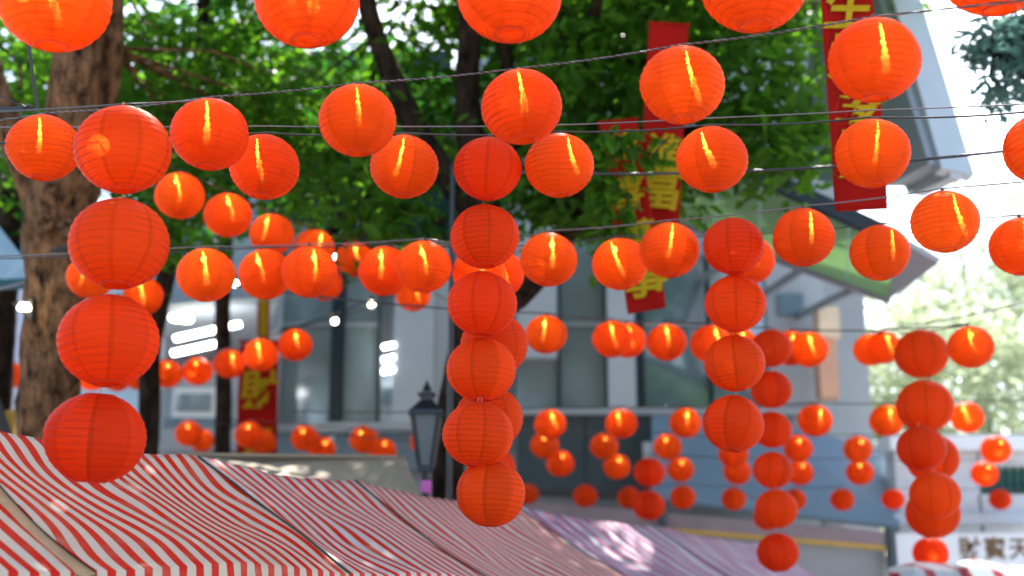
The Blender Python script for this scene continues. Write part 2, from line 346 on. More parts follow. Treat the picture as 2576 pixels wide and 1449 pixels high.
for (x, y) in ((443, 802), (468, 805)):
    b = MB(); b.lathe([(.02, .03), (.075, .03), (.08, 0), (.06, -.02), (0.001, -.025)], 16, at(x, y, 14.8)); b.build("downlight", M["lamp"], shop, True)
# dark green canvas awning and its beam, upper left
aw = tag(empty("green_awning", at(1000, 600, 13)), "dark teal green awning with grey edge beam behind the branches", "awning")
b = MB(); b.slab([at(760, 395, 12.5), at(1120, 385, 12.5), at(1160, 588, 14), at(830, 606, 14)], .05); b.build("canvas", M["teal"], aw)
b = MB(); b.bar(at(825, 612, 13.9), at(1290, 578, 13.9), .12, .16); b.build("edge_beam", M["slate"], aw)
b = MB(); b.bar(at(800, 632, 13.9), at(1290, 612, 13.9), .1, .08); b.build("gutter", M["light"], aw)
b = MB(); b.bar(at(735, 388, 12.4), at(1120, 378, 12.4), .1, .2); b.build("ridge_beam", M["mull"], aw)
b = MB(); b.bar(at(1100, 384, 12.3), at(1136, 440, 12.6), .12, .1); b.build("corner_strut", M["skyblue"], aw)
# left: pale blue canopy and blue glass building
bl = tag(empty("blue_glass_building", (at(0, 900, 19).x, 19, 0)), "sky blue glass building at the left edge beyond the big trunk", "building")
b = MB(); b.box((at(-110, 850, 19).x, 19.4, 4), (2.2, .6, 8)); b.build("wall", M["glass_sky"], bl)
b = MB(); wall_rect(b, 30, 690, 62, 1090, 18.9, .12); b.build("column", M["lilac"], bl)
b = MB(); wall_rect(b, -80, 905, 29, 912, 18.95, .1); b.build("transom", M["light"], bl)
bc = tag(empty("pale_blue_canopy", at(-60, 690, 11)), "pale blue cloth canopy at the left edge beside the big trunk", "canopy")
cv = MB(); tp = at(-40, 520, 11.6)
ring = [at(90, 700, 10.6), at(40, 690, 13), at(-220, 690, 13), at(-200, 712, 10.4)]
midr = [at(52, 640, 10.9), at(10, 630, 12.6), at(-150, 630, 12.6), at(-140, 640, 10.8)]
cv.add([tp] + midr + ring, [(0, 1 + i, 1 + (i + 1) % 4) for i in range(4)] + [(1 + i, 5 + i, 5 + (i + 1) % 4, 1 + (i + 1) % 4) for i in range(4)])
cv.build("cloth", M["skyblue"], bc)
b = MB(); b.bar(at(-200, 726, 10.4), at(92, 712, 10.6), .03, .09); b.build("edge_band", pbr("dark_teal_band", (.03, .09, .11), .6), bc)
b = MB(); b.tube([at(-60, 700, 11.2), Vector((at(-60, 700, 11.2).x, at(-60, 700, 11.2).y, 0))], .03); b.build("pole", M["steel"], bc)
tc_ = tag(empty("tan_awning", at(20, 1080, 12)), "small tan awning low at the left edge behind the striped canopy", "awning")
b = MB(); b.slab([at(12, 1035, 11.5), at(52, 1025, 12), at(56, 1110, 12), at(10, 1110, 11.5)], .06); b.build("canvas", M["yellow"], tc_)
b = MB(); b.bar(at(-20, 1010, 11.4), at(14, 1110, 11.4), .1, .12); b.build("bracket", M["black"], tc_)

# right: house roof with fascia, green polycarbonate canopy
def on_plane(px, py, p0, n):
    d = (at(px, py, 1) - cam.location); k = (p0 - cam.location).dot(n) / d.dot(n); return cam.location + d * k
rf = tag(empty("house_roof", at(2300, 430, 11)), "grey gabled roof overhang with pale fascia at upper right", "roof")
q0, q1, q2 = at(2407, 425, 11.0), at(2232, -120, 12.6), at(1960, 430, 14.0)
nrm = (q1 - q0).cross(q2 - q0).normalized()
PP = lambda x, y: on_plane(x, y, q0, nrm)
b = MB(); b.slab([PP(2398, 425), PP(2226, -120), PP(2120, -120), PP(2075, 230), PP(1955, 420), PP(2130, 470), PP(2310, 470)], -.25); b.build("soffit", M["soffit"], rf)
b = MB(); b.bar(PP(2402, 440), PP(2238, -120), .10, .34, nrm); b.build("fascia", M["light"], rf)
b = MB(); b.bar(PP(2306, 486), PP(2264, 390), .06, .16, nrm); b.build("rafter", M["light"], rf)
b = MB(); b.bar(PP(2405, 432), PP(2310, 478), .12, .12, nrm); b.build("eave_board", M["light"], rf)
gc = tag(empty("green_canopy", at(2000, 600, 12)), "translucent green roof panel sloping down right of the red banners", "canopy")
f0, f1, k0, k1 = at(1690, 338, 11.2), at(2250, 598, 11.2), at(1690, 548, 14), at(2240, 752, 14)
for i in range(5):
    a_, b_ = f0.lerp(f1, i / 5 + .003), f0.lerp(f1, (i + 1) / 5 - .003); c_, d_ = k0.lerp(k1, (i + 1) / 5 - .003), k0.lerp(k1, i / 5 + .003)
    b = MB(); b.slab([a_, b_, c_, d_], .01); b.build("roof_sheet", M["poly"], gc)
b = MB(); b.bar(f0, f1, .08, .14); b.build("front_beam", M["mull"], gc)
b = MB(); b.bar(k0, k1, .08, .12); b.build("back_beam", pbr("grey_lilac_beam", (.24, .24, .3), .6), gc)
b = MB(); b.slab([f1 + Vector((.01, 0, .05)), f1 + Vector((.5, .3, -.1)), k1 + Vector((.2, .1, .15)), k1 + Vector((.01, 0, .05))], .05); b.build("side_flashing", M["soffit"], gc)
for t in (.05, .35, .65, .9):
    p = k0.lerp(k1, t); b = MB(); b.bar(p + Vector((0, .03, .1)), (p.x, FY + .5, p.z + .55), .05, .09); b.build("bracket", M["steel"], gc)

# stone building with balustrade and sign, lower right
SB = 15.5
sb = tag(empty("stone_building", (at(2420, 1200, SB).x, SB, 0)), "white stone building with green balusters and a lettered board at lower right", "building")
b = MB(); wall_rect(b, 2256, 1130, 2466, 1345, SB, .4); b.build("wall", M["stone"], sb)
b = MB(); wall_rect(b, 2466, 1243, 2640, 1345, SB, .4); b.build("wall", M["stone"], sb)
b = MB(); wall_rect(b, 2240, 1092, 2640, 1131, SB, .6, .2); b.build("cornice", M["white"], sb)
b = MB(); wall_rect(b, 2464, 1131, 2640, 1172, SB, .4, .02); b.build("lintel", M["stone"], sb)
b = MB(); wall_rect(b, 2250, 1290, 2640, 1318, SB, .5, .12); b.build("ledge", M["light"], sb)
b = MB(); wall_rect(b, 2460, 1165, 2640, 1250, SB + .5, .1); b.build("dark_recess", M["tile"], sb)
for i in range(9):
    x = 2474 + i * 20; p = at(x, 1243, SB + .02); hh = at(x, 1172, SB + .02).z - p.z
    b = MB(); b.lathe([(.028, 0), (.03, .03 * hh), (.018, .1 * hh), (.036, .35 * hh), (.02, .6 * hh), (.014, .85 * hh), (.03, .95 * hh), (.03, hh)], 10, (p.x, SB + .12, p.z)); b.build("baluster", M["tile"], sb, True)
b = MB(); b.box((at(2430, 1449, SB).x, SB + .2, 1.2), (2.2, .36, 2.2)); b.build("lower_wall", M["stone"], sb)
sg = tag(empty("sign_board", at(2430, 1400, SB - .3)), "white board with three brown characters on the stone building", "sign")
b = MB(); wall_rect(b, 2256, 1342, 2600, 1426, SB - .28, .08); b.build("board", M["white"], sg)

def glyph(ch, size, mat, parent, pos, rot, off=.012, sx=1.0, shear=0.0, ext=.004, name="character"):
    cu = bpy.data.curves.new("glyph", 'FONT'); cu.body = ch; cu.size = size; cu.align_x = 'CENTER'; cu.align_y = 'CENTER'
    cu.offset = off * size; cu.extrude = ext; cu.shear = shear; cu.resolution_u = 3
    o = bpy.data.objects.new("glyph", cu); COL.objects.link(o)
    dg = bpy.context.evaluated_depsgraph_get(); me = bpy.data.meshes.new_from_object(o.evaluated_get(dg))
    bpy.data.objects.remove(o); me.materials.clear(); me.materials.append(mat)
    if sx != 1.0:
        for v in me.vertices: v.co.x *= sx
    q = link(name, me, parent); q.matrix_local = Matrix.Translation(Vector(pos) - parent.matrix_basis.translation) @ rot
    return q
FACE = Matrix.Rotation(R(90), 4, 'X')
for ch, x in (("財", 2420), ("寶", 2482), ("天", 2543)):
    glyph(ch, .27, M["brown"], sg, (at(x, 1384, SB - .31).x, SB - .285, at(x, 1386, SB - .31).z), FACE, .02)

# stall with blue-grey roof, mauve valance and ochre trim
st = tag(empty("market_stall", (at(1950, 1250, 13.5).x, 13.5, 0)), "blue grey stall roof with mauve valance and ochre edge", "stall")
e0, e1 = at(1300, 1258, 15.8), at(2232, 1338, 15.0)
b = MB(); b.slab([at(1640, 1252, 15.5), at(2262, 1325, 15.05), at(2272, 1150, 16.2), at(1905, 1045, 16.6), at(1640, 1045, 16.6)], .05); b.build("roof_panel", pbr("blue_grey_canvas", (.15, .21, .26), .6, .1, 1), st)
b = MB(); b.slab([e0, e1, at(2226, 1372, 15.0), at(1300, 1296, 15.8)], .03); b.build("valance", M["mauve"], st)
b = MB(); b.bar(at(1300, 1302, 15.78), at(2226, 1378, 14.97), .04, .05); b.build("trim", M["yellow"], st)
b = MB(); b.slab([at(1300, 1310, 15.9), at(2224, 1384, 15.1), at(2224, 1470, 15.1), at(1300, 1400, 15.9)], .03); b.build("back_curtain", M["grey"], st)
for (x, y, d) in ((2236, 1330, 15.0), (1665, 1262, 15.45), (1310, 1250, 15.8)):
    p = at(x, y, d); b = MB(); b.tube([p, (p.x, p.y, 0)], .05, 10); b.build("post", M["slate"], st)
b = MB(); b.bar(at(1320, 1238, 15.8), at(1650, 1248, 15.5), .1, .1); b.build("beam", M["black"], st)
# white parasol, folded, in the garden
ps = tag(empty("white_parasol", at(2130, 1080, 18)), "white cone shaped parasol at the edge of the sunny garden", "parasol")
c = at(2128, 1083, 18); b = MB(); top = at(2106, 940, 18)
b.add([top] + [c + Vector((.27 * math.cos(i * math.pi / 4), .27 * math.sin(i * math.pi / 4), .03 * (i % 2))) for i in range(8)], [(0, 1 + i, 1 + (i + 1) % 8) for i in range(8)]); b.build("cloth", M["white"], ps)
b = MB(); b.tube([top + Vector((0, 0, .05)), (c.x, c.y, 0)], .02); b.build("pole", M["steel"], ps)

# ---------------------------------------------------------------- trees
def leaf_cloud(centres, per, spread, size, seed, flat=.35, droop=.3):
    r_ = random.Random(seed); V = []; F = []; T = []
    for (c, sc_) in centres:
        tone0 = r_.random()
        for _ in range(per):
            p = c + Vector((r_.gauss(0, 1), r_.gauss(0, 1), r_.gauss(0, .7))) * spread * sc_
            L = size * r_.uniform(.6, 1.25); W = L * r_.uniform(.36, .5)
            d = Vector((r_.gauss(0, 1), r_.gauss(0, 1), r_.gauss(-droop, flat))).normalized()
            n = Vector((r_.gauss(0, .55), r_.gauss(0, .55), 1)); s_ = d.cross(n).normalized(); n = s_.cross(d)
            b_ = len(V); k = n * (-W * .3)
            V += [p, p + d * L * .35 + s_ * W * .5 + k * -.5, p + d * L * .75 + s_ * W * .36 - n * L * .05, p + d * L - n * L * .12, p + d * L * .75 - s_ * W * .36 - n * L * .05, p + d * L * .35 - s_ * W * .5 + k * -.5]
            F += [(b_, b_ + 1, b_ + 2, b_ + 3), (b_, b_ + 3, b_ + 4, b_ + 5)]
            t = min(1, max(0, .55 * tone0 + .45 * r_.random())); T += [t, t]
    return V, F, T
def leaf_mesh(name, V, F, T, mat):
    me = bpy.data.meshes.new(name); me.from_pydata([tuple(v) for v in V], [], F); me.materials.append(mat)
    a = me.attributes.new("tone", 'FLOAT', 'FACE'); a.data.foreach_set("value", T); me.update(); return me
def tree(name, label, base, limbs, clumps, per, spread, lsize, bark, leafm, seed, group=None, nseg=12, rough=.0):
    root = tag(empty(name, (base.x, base.y, 0)), label, "tree", group)
    for i, (pts, rads) in enumerate(limbs):
        # resample each limb smoothly
        P = []; Q = []
        for j in range(len(pts) - 1):
            n = max(2, int((pts[j + 1] - pts[j]).length / .12))
            for k in range(n):
                t = k / n; P0, P1, P2, P3 = pts[max(j - 1, 0)], pts[j], pts[j + 1], pts[min(j + 2, len(pts) - 1)]
                P.append(.5 * ((2 * P1) + (P2 - P0) * t + (2 * P0 - 5 * P1 + 4 * P2 - P3) * t * t + (3 * P1 - P0 - 3 * P2 + P3) * t ** 3)); Q.append(rads[j] + (rads[j + 1] - rads[j]) * t)
        P.append(pts[-1]); Q.append(rads[-1])
        b = MB(); b.tube(P, Q, nseg)
        if rough:
            for k, v in enumerate(b.v):
                v = Vector(v); ax = P[min(k // nseg, len(P) - 1)]; dd = (v - ax); rr = dd.length
                f = 1 + rough * (noise.noise(v * 4.2 + Vector((seed, 0, 0))) * 1.2 + .7 * noise.noise(v * 11)); b.v[k] = tuple(ax + dd * f)
        b.build("trunk" if i == 0 else "limb", bark, root, True)
    r2 = random.Random(seed + 5); allp = [p for pts, _ in limbs for p in pts[2:]]; tw = MB()
    for (c, k) in clumps:
        if r2.random() > .55: continue
        q = min(allp, key=lambda p: (p - c).length); L = (q - c).length
        if L > 2.6 or L < .15: continue
        md = q.lerp(c, .5) + Vector((r2.gauss(0, .1), r2.gauss(0, .1), r2.gauss(0, .08))) * L
        tw.tube([q, q.lerp(md, .5), md, md.lerp(c, .6), c], [.014, .012, .010, .007, .004], 5)
    if tw.v: tw.build("twigs", bark, root, True)["kind"] = "stuff"
    V, F, T = leaf_cloud(clumps, per, spread, lsize, seed)
    o_ = Vector((base.x, base.y, 0)); V = [v - o_ for v in V]
    cr = link("crown", leaf_mesh("crown", V, F, T, leafm), root); cr["kind"] = "stuff"
    return root
def fill(ells, seed):
    r_ = random.Random(seed); out = []
    for (c, rad, n) in ells:
        for _ in range(n):
            while True:
                v = Vector((r_.uniform(-1, 1), r_.uniform(-1, 1), r_.uniform(-1, 1)))
                if v.length < 1: break
            out.append((Vector(c) + Vector((v.x * rad[0], v.y * rad[1], v.z * rad[2])), r_.uniform(.7, 1.25)))
    return out
def px_clumps(rects, seed):
    """clumps along branches: (px, py, half w, half h, d0, d1, n)"""
    r_ = random.Random(seed); out = []
    for (x, y, hw, hh, d0, d1, n) in rects:
        for _ in range(n):
            out.append((at(x + r_.uniform(-hw, hw), y + r_.uniform(-hh, hh), r_.uniform(d0, d1)), r_.uniform(.6, 1.2)))
    return out
A_ = lambda pts, d: [at(x, y, d) for (x, y) in pts]
# big tree on the left
D1 = 9.0
lt = A_([(112, 1130), (122, 950), (133, 800), (142, 650), (158, 500), (180, 380), (188, 250), (196, 120), (212, -40), (220, -260)], D1)
lt = [Vector((lt[0].x, lt[0].y + .1, -.05)), Vector((lt[0].x, lt[0].y, 1.2))] + lt
lr = [.30, .24] + [v / FPX * D1 / 2 for v in (150, 142, 138, 146, 186, 150, 132, 122, 112, 90)]
limbs = [(lt, lr), (A_([(135, 560), (80, 450), (30, 340), (-10, 230), (-60, 60)], D1), [.16, .13, .115, .10, .08]),
         (A_([(210, 420), (262, 260), (280, 120), (284, -80)], D1 + .25), [.09, .09, .085, .07])]
clA = fill([((-3.2, 9.3, 7.8), (2.2, 2.2, .9), 26), ((-4.5, 10.5, 6.3), (1.6, 1.5, .9), 26), ((-1.4, 8.6, 7.4), (1.8, 1.6, .8), 60)], 3) + \
      px_clumps([(420, 170, 260, 130, 9.5, 12, 13), (560, 330, 220, 150, 10, 12, 26), (60, 250, 90, 200, 10.5, 12.5, 10), (420, 560, 110, 90, 9.5, 11, 9)], 4)
tree("broadleaf_tree", "thick knotted grey brown trunk rising behind the left lantern column", lt[0], limbs, clA, 62, .24, .150, M["bark"], M["leaf"], 11, "trees over the market", 20, .16)
big_tree = [o for o in COL.objects if o.get("label", "").startswith("thick knotted")][0]
for (x, y, r_) in ((114, 560, .045), (168, 572, .05), (128, 470, .03)):
    c = at(x, y, D1 - .27); q = MB(); q.lathe([(r_ * 1.5, -.03), (r_ * 1.25, .012), (r_, .022), (r_ * .72, .012), (r_ * .5, -.012), (.001, -.02)], 14)
    m_ = Matrix.Translation(c - big_tree.matrix_basis.translation) @ Matrix.Rotation(R(90), 4, 'X')
    k = link("knot", q.mesh("knot", M["bark"], True), big_tree); k.matrix_local = m_
# multi-limbed tree in the middle
D2 = 10.0
ct = A_([(1128, 1260), (1130, 1100), (1150, 960), (1185, 780), (1205, 620), (1212, 500), (1190, 380), (1176, 250), (1180, 120), (1186, -60)], D2)
ct = [Vector((ct[0].x, ct[0].y, -.05)), Vector((ct[0].x, ct[0].y, 1.2))] + ct
cr_ = [.16, .13] + [v / FPX * D2 / 2 for v in (84, 80, 78, 82, 92, 98, 74, 64, 60, 52)]
limbs = [(ct, cr_), (A_([(1205, 560), (1120, 440), (1050, 330), (990, 200), (945, 90), (905, -60)], D2), [.11, .10, .092, .085, .078, .07]),
         (A_([(1215, 520), (1275, 400), (1330, 270), (1385, 120), (1430, -40)], D2 + .2), [.11, .085, .07, .062, .055]),
         (A_([(1330, 300), (1400, 190), (1465, 80), (1540, -40)], D2 + .25), [.06, .06, .055, .05]),
         (A_([(1200, 800), (1300, 745), (1375, 655), (1440, 560), (1520, 480), (1600, 420), (1700, 330)], D2 - .3), [.10, .11, .10, .09, .065, .045, .03]),
         (A_([(1265, 330), (1275, 180), (1262, 40), (1265, -60)], D2 + .4), [.05, .06, .06, .05]),
         (A_([(1380, 200), (1500, 165), (1640, 150), (1800, 110), (1850, 20)], D2 + .1), [.035, .035, .03, .03, .025]),
         (A_([(1120, 560), (1000, 520), (900, 590), (820, 640)], D2 - .2), [.04, .035, .03, .02]),
         (A_([(1040, 430), (930, 500), (860, 560), (760, 640)], D2 - .1), [.05, .045, .04, .02])]
clB = fill([((1.0, 9.9, 7.6), (2.8, 2.2, .9), 150), ((1.2, 7.6, 7.3), (2.0, 1.3, .6), 80), ((2.9, 10.5, 8.0), (1.3, 1.8, .8), 26), ((1.0, 11.6, 7.8), (2.0, 1.2, .6), 70), ((1.8, 13.2, 8.5), (2.2, 1.3, .7), 60), ((2.0, 14.8, 9.4), (2.2, 1.1, .7), 60)], 5) + \
      px_clumps([(760, 220, 200, 150, 9.6, 12, 13), (1080, 200, 130, 160, 10.2, 12, 11), (1300, 200, 120, 160, 10.4, 12, 14), (1560, 150, 170, 140, 9.4, 11.5, 28), (1500, 330, 130, 140, 9.2, 10.8, 18),
                 (1850, 200, 130, 180, 9.2, 11, 26), (1980, 330, 80, 110, 9, 10, 9), (1600, 470, 90, 110, 9.2, 9.6, 8), (1420, 520, 90, 90, 9.3, 10.5, 10), (960, 540, 120, 80, 9.3, 10, 6), (860, 420, 110, 80, 9.5, 11, 8)], 6)  # high out-of-view clumps of the fill are added to shade the striped canopies
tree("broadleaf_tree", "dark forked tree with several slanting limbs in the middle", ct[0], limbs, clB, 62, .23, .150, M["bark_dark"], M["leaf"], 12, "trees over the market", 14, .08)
# single leaves of the spray that hangs in front of the tilted banner
LEAVES = []
for k in range(3):
    b = MB(); b.add([(0, 0, 0), (.35, .24, -.05), (.75, .17, -.10), (1, 0, -.16), (.75, -.17, -.10), (.35, -.24, -.05), (.4, 0, .01), (.72, 0, -.05)], [(0, 6, 1), (1, 6, 7, 2), (2, 7, 3), (0, 5, 6), (5, 4, 7, 6), (4, 3, 7)])
    me = b.mesh("leaf", M["leaf"]); a = me.attributes.new("tone", 'FLOAT', 'FACE'); a.data.foreach_set("value", [.2 + .35 * k] * len(me.polygons)); LEAVES.append(me)
mid_tree = [o for o in COL.objects if o.get("label", "").startswith("dark forked tree")][0]
sp = MB(); rl = random.Random(77); mt = mid_tree.matrix_basis.translation
for path in (((1480, 420), (1530, 440), (1575, 500), (1600, 560)), ((1470, 400), (1520, 360), (1580, 350)), ((1500, 480), (1530, 560), (1560, 620)), ((1530, 330), (1590, 370), (1640, 390), (1680, 350))):
    P = [at(x, y, 8.35 + .05 * k) for k, (x, y) in enumerate(path)]; sp.tube([at(1440, 500, 9.5)] + P, [.012] + [.006] * len(P), 5)
    for _ in range(62):
        j = rl.randrange(len(P) - 1); c = P[j].lerp(P[j + 1], rl.random()) + Vector((rl.gauss(0, .05), rl.gauss(0, .05), rl.gauss(0, .05)))
        lf = link("leaf", LEAVES[rl.randrange(3)], mid_tree, c - mt); lf.scale = (rl.uniform(.09, .16),) * 3; lf.rotation_euler = (rl.uniform(-.8, .8), rl.uniform(.1, 1.3), rl.uniform(0, 6.28))
sp.build("spray_stem", M["bark_dark"], mid_tree)
# slimmer trees further back
bk = [(505, [(372, 1110), (376, 900), (398, 780), (430, 640), (480, 420), (505, 250), (512, 60), (516, -100)], 12.0, 48, "slender dark trunk right of the left lantern column"),
      (620, [(560, 1100), (560, 760), (575, 520), (600, 260), (640, 120), (690, -60)], 14.5, 36, "thin leaning trunk deep in shade above the second lantern row"),
      (95, [(-20, 1100), (10, 700), (40, 350), (75, 160), (90, -80)], 13.0, 70, "dark trunk at the left edge behind the big tree")]
bfill = [[(520, 360, 190, 230, 12, 15, 17), (760, 420, 140, 150, 12, 14, 12)], [(700, 300, 260, 180, 14, 16, 20), (1250, 340, 380, 230, 13.5, 15.5, 36)], [(40, 330, 140, 260, 12.5, 15, 26), (250, 480, 200, 120, 12.5, 15, 14)]]
for i, (x, pts, d, wd, lab) in enumerate(bk):
    P = A_(pts, d); P = [Vector((P[0].x, P[0].y, -.05))] + P; rr = wd / FPX * d / 2
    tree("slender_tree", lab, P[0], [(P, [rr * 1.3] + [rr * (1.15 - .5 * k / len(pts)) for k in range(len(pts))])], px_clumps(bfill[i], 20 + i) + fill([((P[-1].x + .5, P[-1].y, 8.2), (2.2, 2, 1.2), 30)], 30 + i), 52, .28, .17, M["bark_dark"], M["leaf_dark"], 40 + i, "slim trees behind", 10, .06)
# tree at the right edge, blue green sprays against the sky
P = [at(2760, 1500, 8.5), at(2720, 700, 8.5), at(2680, 250, 8.5), at(2640, -200, 8.5)]; P[0].z = -.05
tree("feathery_tree", "blue green feathery branches hanging at the upper right edge", P[0], [(P, [.16, .14, .11, .07]), (A_([(2690, 330), (2600, 210), (2500, 130)], 8.5), [.05, .03, .012])],
     px_clumps([(2560, 140, 110, 70, 8.2, 9, 16), (2610, 60, 60, 60, 8.2, 9, 8), (2570, 210, 60, 40, 8.2, 9, 5)], 9), 34, .09, .10, M["bark_dark"], M["leaf_blue"], 50)
# the tree behind the photographer that the window panes mirror
P = [Vector((6.2, -7.5, -.05)), Vector((6.1, -7.4, 3)), Vector((5.8, -7.2, 6)), Vector((5.6, -7, 9))]
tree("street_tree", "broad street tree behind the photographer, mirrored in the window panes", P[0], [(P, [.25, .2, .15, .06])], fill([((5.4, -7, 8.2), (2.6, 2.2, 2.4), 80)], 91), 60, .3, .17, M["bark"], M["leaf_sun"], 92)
# sunlit garden: bushes and trees, right background
gb = [(2330, 900, 22, 1.5, 3.4), (2480, 1000, 21, 1.4, 3.0), (2600, 780, 24, 1.8, 4.4), (2420, 640, 26, 1.8, 5.5), (2580, 560, 27, 1.6, 6.2), (2260, 760, 26, 1.4, 4.8), (2200, 990, 23, .9, 2.6), (2520, 860, 28, 2.0, 5.0)]
gl_ = ["pale sunlit shrub beside the right lantern column", "low sunlit bush beyond the stone balustrade", "tall bright shrub at the right edge of the garden", "bright airy tree below the gabled roof corner",
       "pale sunlit leafy treetop at the right edge under the sky", "light green shrub behind the green canopy corner", "small bush beside the white parasol", "sunlit hedge mass filling the garden's middle"]
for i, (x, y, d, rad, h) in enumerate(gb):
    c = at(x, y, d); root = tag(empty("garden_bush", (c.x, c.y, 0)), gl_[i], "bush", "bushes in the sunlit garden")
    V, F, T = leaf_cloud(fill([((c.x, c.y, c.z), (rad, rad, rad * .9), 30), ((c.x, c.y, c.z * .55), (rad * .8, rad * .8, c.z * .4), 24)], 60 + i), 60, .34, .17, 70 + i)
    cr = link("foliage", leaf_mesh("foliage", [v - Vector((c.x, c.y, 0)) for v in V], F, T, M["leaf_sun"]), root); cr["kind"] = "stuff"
    b = MB(); b.tube([(c.x, c.y, -.02), (c.x + .1, c.y, c.z * .6), (c.x, c.y, c.z)], [.12, .09, .04], 8); b.build("stem", M["bark"], root, True)

# ---------------------------------------------------------------- red banners
def banner(name, label, quad, d, chars, gsize, sag=.02, thick=.006):
    """quad: picture corners tl,tr,br,bl"""
    Q = [at(x, y, d) for x, y in quad]; o = tag(empty(name, (Q[0] + Q[1]) / 2), label, "banner", "red and gold banners")
    nx, ny = 10, 40; mb = MB(); vs = []
    nrm = (Q[1] - Q[0]).cross(Q[3] - Q[0]).normalized()
    for j in range(ny + 1):
        for i in range(nx + 1):
            u, v = i / nx, j / ny; p = Q[0].lerp(Q[1], u).lerp(Q[3].lerp(Q[2], u), v)
            vs.append(p + nrm * sag * (math.sin(v * 7 + u * 1.5) * .6 + math.sin(u * 5) * .5 + .35 * math.sin(v * 23 - u * 4) + .5 * noise.noise(Vector((u * 2, v * 6, d)))))
    fs = [(j * (nx + 1) + i, j * (nx + 1) + i + 1, (j + 1) * (nx + 1) + i + 1, (j + 1) * (nx + 1) + i) for j in range(ny) for i in range(nx)]
    mb.add(vs, fs); c = mb.build("cloth", M["red"], o, True)
    so = c.modifiers.new("thickness", 'SOLIDIFY'); so.thickness = thick
    b = MB(); b.tube([Q[0] + (Q[0] - Q[1]) * .04, Q[1] + (Q[1] - Q[0]) * .04], .008, 8); b.build("top_rod", M["red"], o)
    X = (Q[1] - Q[0]).normalized(); Y = -(Q[3] - Q[0]); Y = (Y - X * X.dot(Y)).normalized(); Z = X.cross(Y)
    rot = Matrix((X, Y, Z)).transposed().to_4x4()
    for (ch, px, py, s_) in chars:
        p = at(px, py, d); pl_ = p + Z * (sag * 1.2 + .006)
        glyph(ch, gsize * s_, M["gold"], o, pl_, rot, .022, 1.0, .12, .003)
    return o
banner("hanging_banner", "long red banner with gold characters hanging by the gabled roof", [(2056, -130), (2186, -130), (2233, 526), (2101, 532)], 6.8, [("生", 2130, 25, 1), ("意", 2140, 150, 1), ("發", 2150, 262, 1), ("財", 2160, 395, 1)], .275, .012)
banner("hanging_banner", "tilted red banner half hidden by leaves, its end hanging low", [(1506, 308), (1602, 298), (1676, 774), (1579, 791)], 8.7, [("恭", 1556, 380, .72), ("喜", 1575, 490, .72), ("萬", 1600, 600, .72), ("事", 1615, 700, 1)], .33)
banner("hanging_banner", "red banner with sunlit top above the upper right lantern", [(1634, 56), (1732, 62), (1707, 562), (1601, 556)], 8.85, [("進", 1665, 385, .72), ("富", 1655, 478, 1)], .34)
banner("hanging_banner", "red banner with one large gold character above the striped canopy", [(603, 857), (702, 857), (697, 1160), (594, 1155)], 13.8, [("財", 650, 985, 1.25), ("寶", 645, 1115, 1.0)], .34)
gp = tag(empty("gold_scroll", at(662, 860, 13.9)), "narrow gold scroll above the left red banner", "scroll")
b = MB(); b.slab([at(652, 752, 13.9), at(674, 752, 13.9), at(672, 858, 13.9), at(654, 858, 13.9)], .02); b.build("cloth", M["gold"], gp)
b = MB(); b.bar(at(650, 754, 13.88), at(650, 858, 13.88), .02, .02); b.build("border", M["red"], gp)
b = MB(); b.bar(at(676, 754, 13.88), at(674, 858, 13.88), .02, .02); b.build("border", M["red"], gp)
fl_ = tag(empty("pennant", at(850, 415, 11.5)), "small crimson pennant with gold tail under the dark awning", "flag")
b = MB(); b.slab([at(850, 413, 11.5), at(762, 470, 11.5), at(760, 448, 11.5), at(815, 412, 11.5)], .01); b.build("cloth", pbr("crimson_cloth", (.35, .008, .03), .7), fl_)
b = MB(); b.slab([at(850, 416, 11.48), at(740, 487, 11.48), at(735, 474, 11.48), at(762, 458, 11.48)], .01); b.build("edging", M["gold"], fl_)

# ---------------------------------------------------------------- street lamp, pole, floodlight, string bulbs
LD = 9.3; lp = at(1070, 1230, LD)
lm = tag(empty("street_lamp", (lp.x, lp.y, 0)), "black iron street lamp with tapered glass lantern and finial", "street lamp")
Z = lambda y: at(1070, y, LD).z
wpx = LD / FPX
def frustum(mb, z0, h0, z1, h1):
    vs = [(lp.x + sx * h, lp.y + sy * h, z) for z, h in ((z0, h0), (z1, h1)) for sx, sy in ((-1, -1), (1, -1), (1, 1), (-1, 1))]
    mb.add(vs, [(0, 1, 5, 4), (1, 2, 6, 5), (2, 3, 7, 6), (3, 0, 4, 7), (3, 2, 1, 0), (4, 5, 6, 7)])
b = MB(); frustum(b, Z(1170), 15 * wpx, Z(1040), 32 * wpx); b.build("glass", M["frosted"], lm)
b = MB()
for sx, sy in ((-1, -1), (1, -1), (1, 1), (-1, 1)):
    b.bar((lp.x + sx * 16 * wpx, lp.y + sy * 16 * wpx, Z(1172)), (lp.x + sx * 34 * wpx, lp.y + sy * 34 * wpx, Z(1040)), .025, .025)
b.build("frame", M["black"], lm)
b = MB(); frustum(b, Z(1040), 44 * wpx, Z(1028), 42 * wpx); frustum(b, Z(1028), 40 * wpx, Z(1000), 16 * wpx); b.build("roof", M["black"], lm)
b = MB(); frustum(b, Z(1000), 15 * wpx, Z(986), 15 * wpx); frustum(b, Z(986), 22 * wpx, Z(980), 22 * wpx); b.build("chimney", M["black"], lm)
b = MB(); b.lathe([(14 * wpx, Z(980)), (14 * wpx, Z(974)), (8 * wpx, Z(972)), (12 * wpx, Z(968)), (9 * wpx, Z(962)), (3 * wpx, Z(950)), (.001, Z(942))], 12, (lp.x, lp.y, 0)); b.build("finial", M["black"], lm)
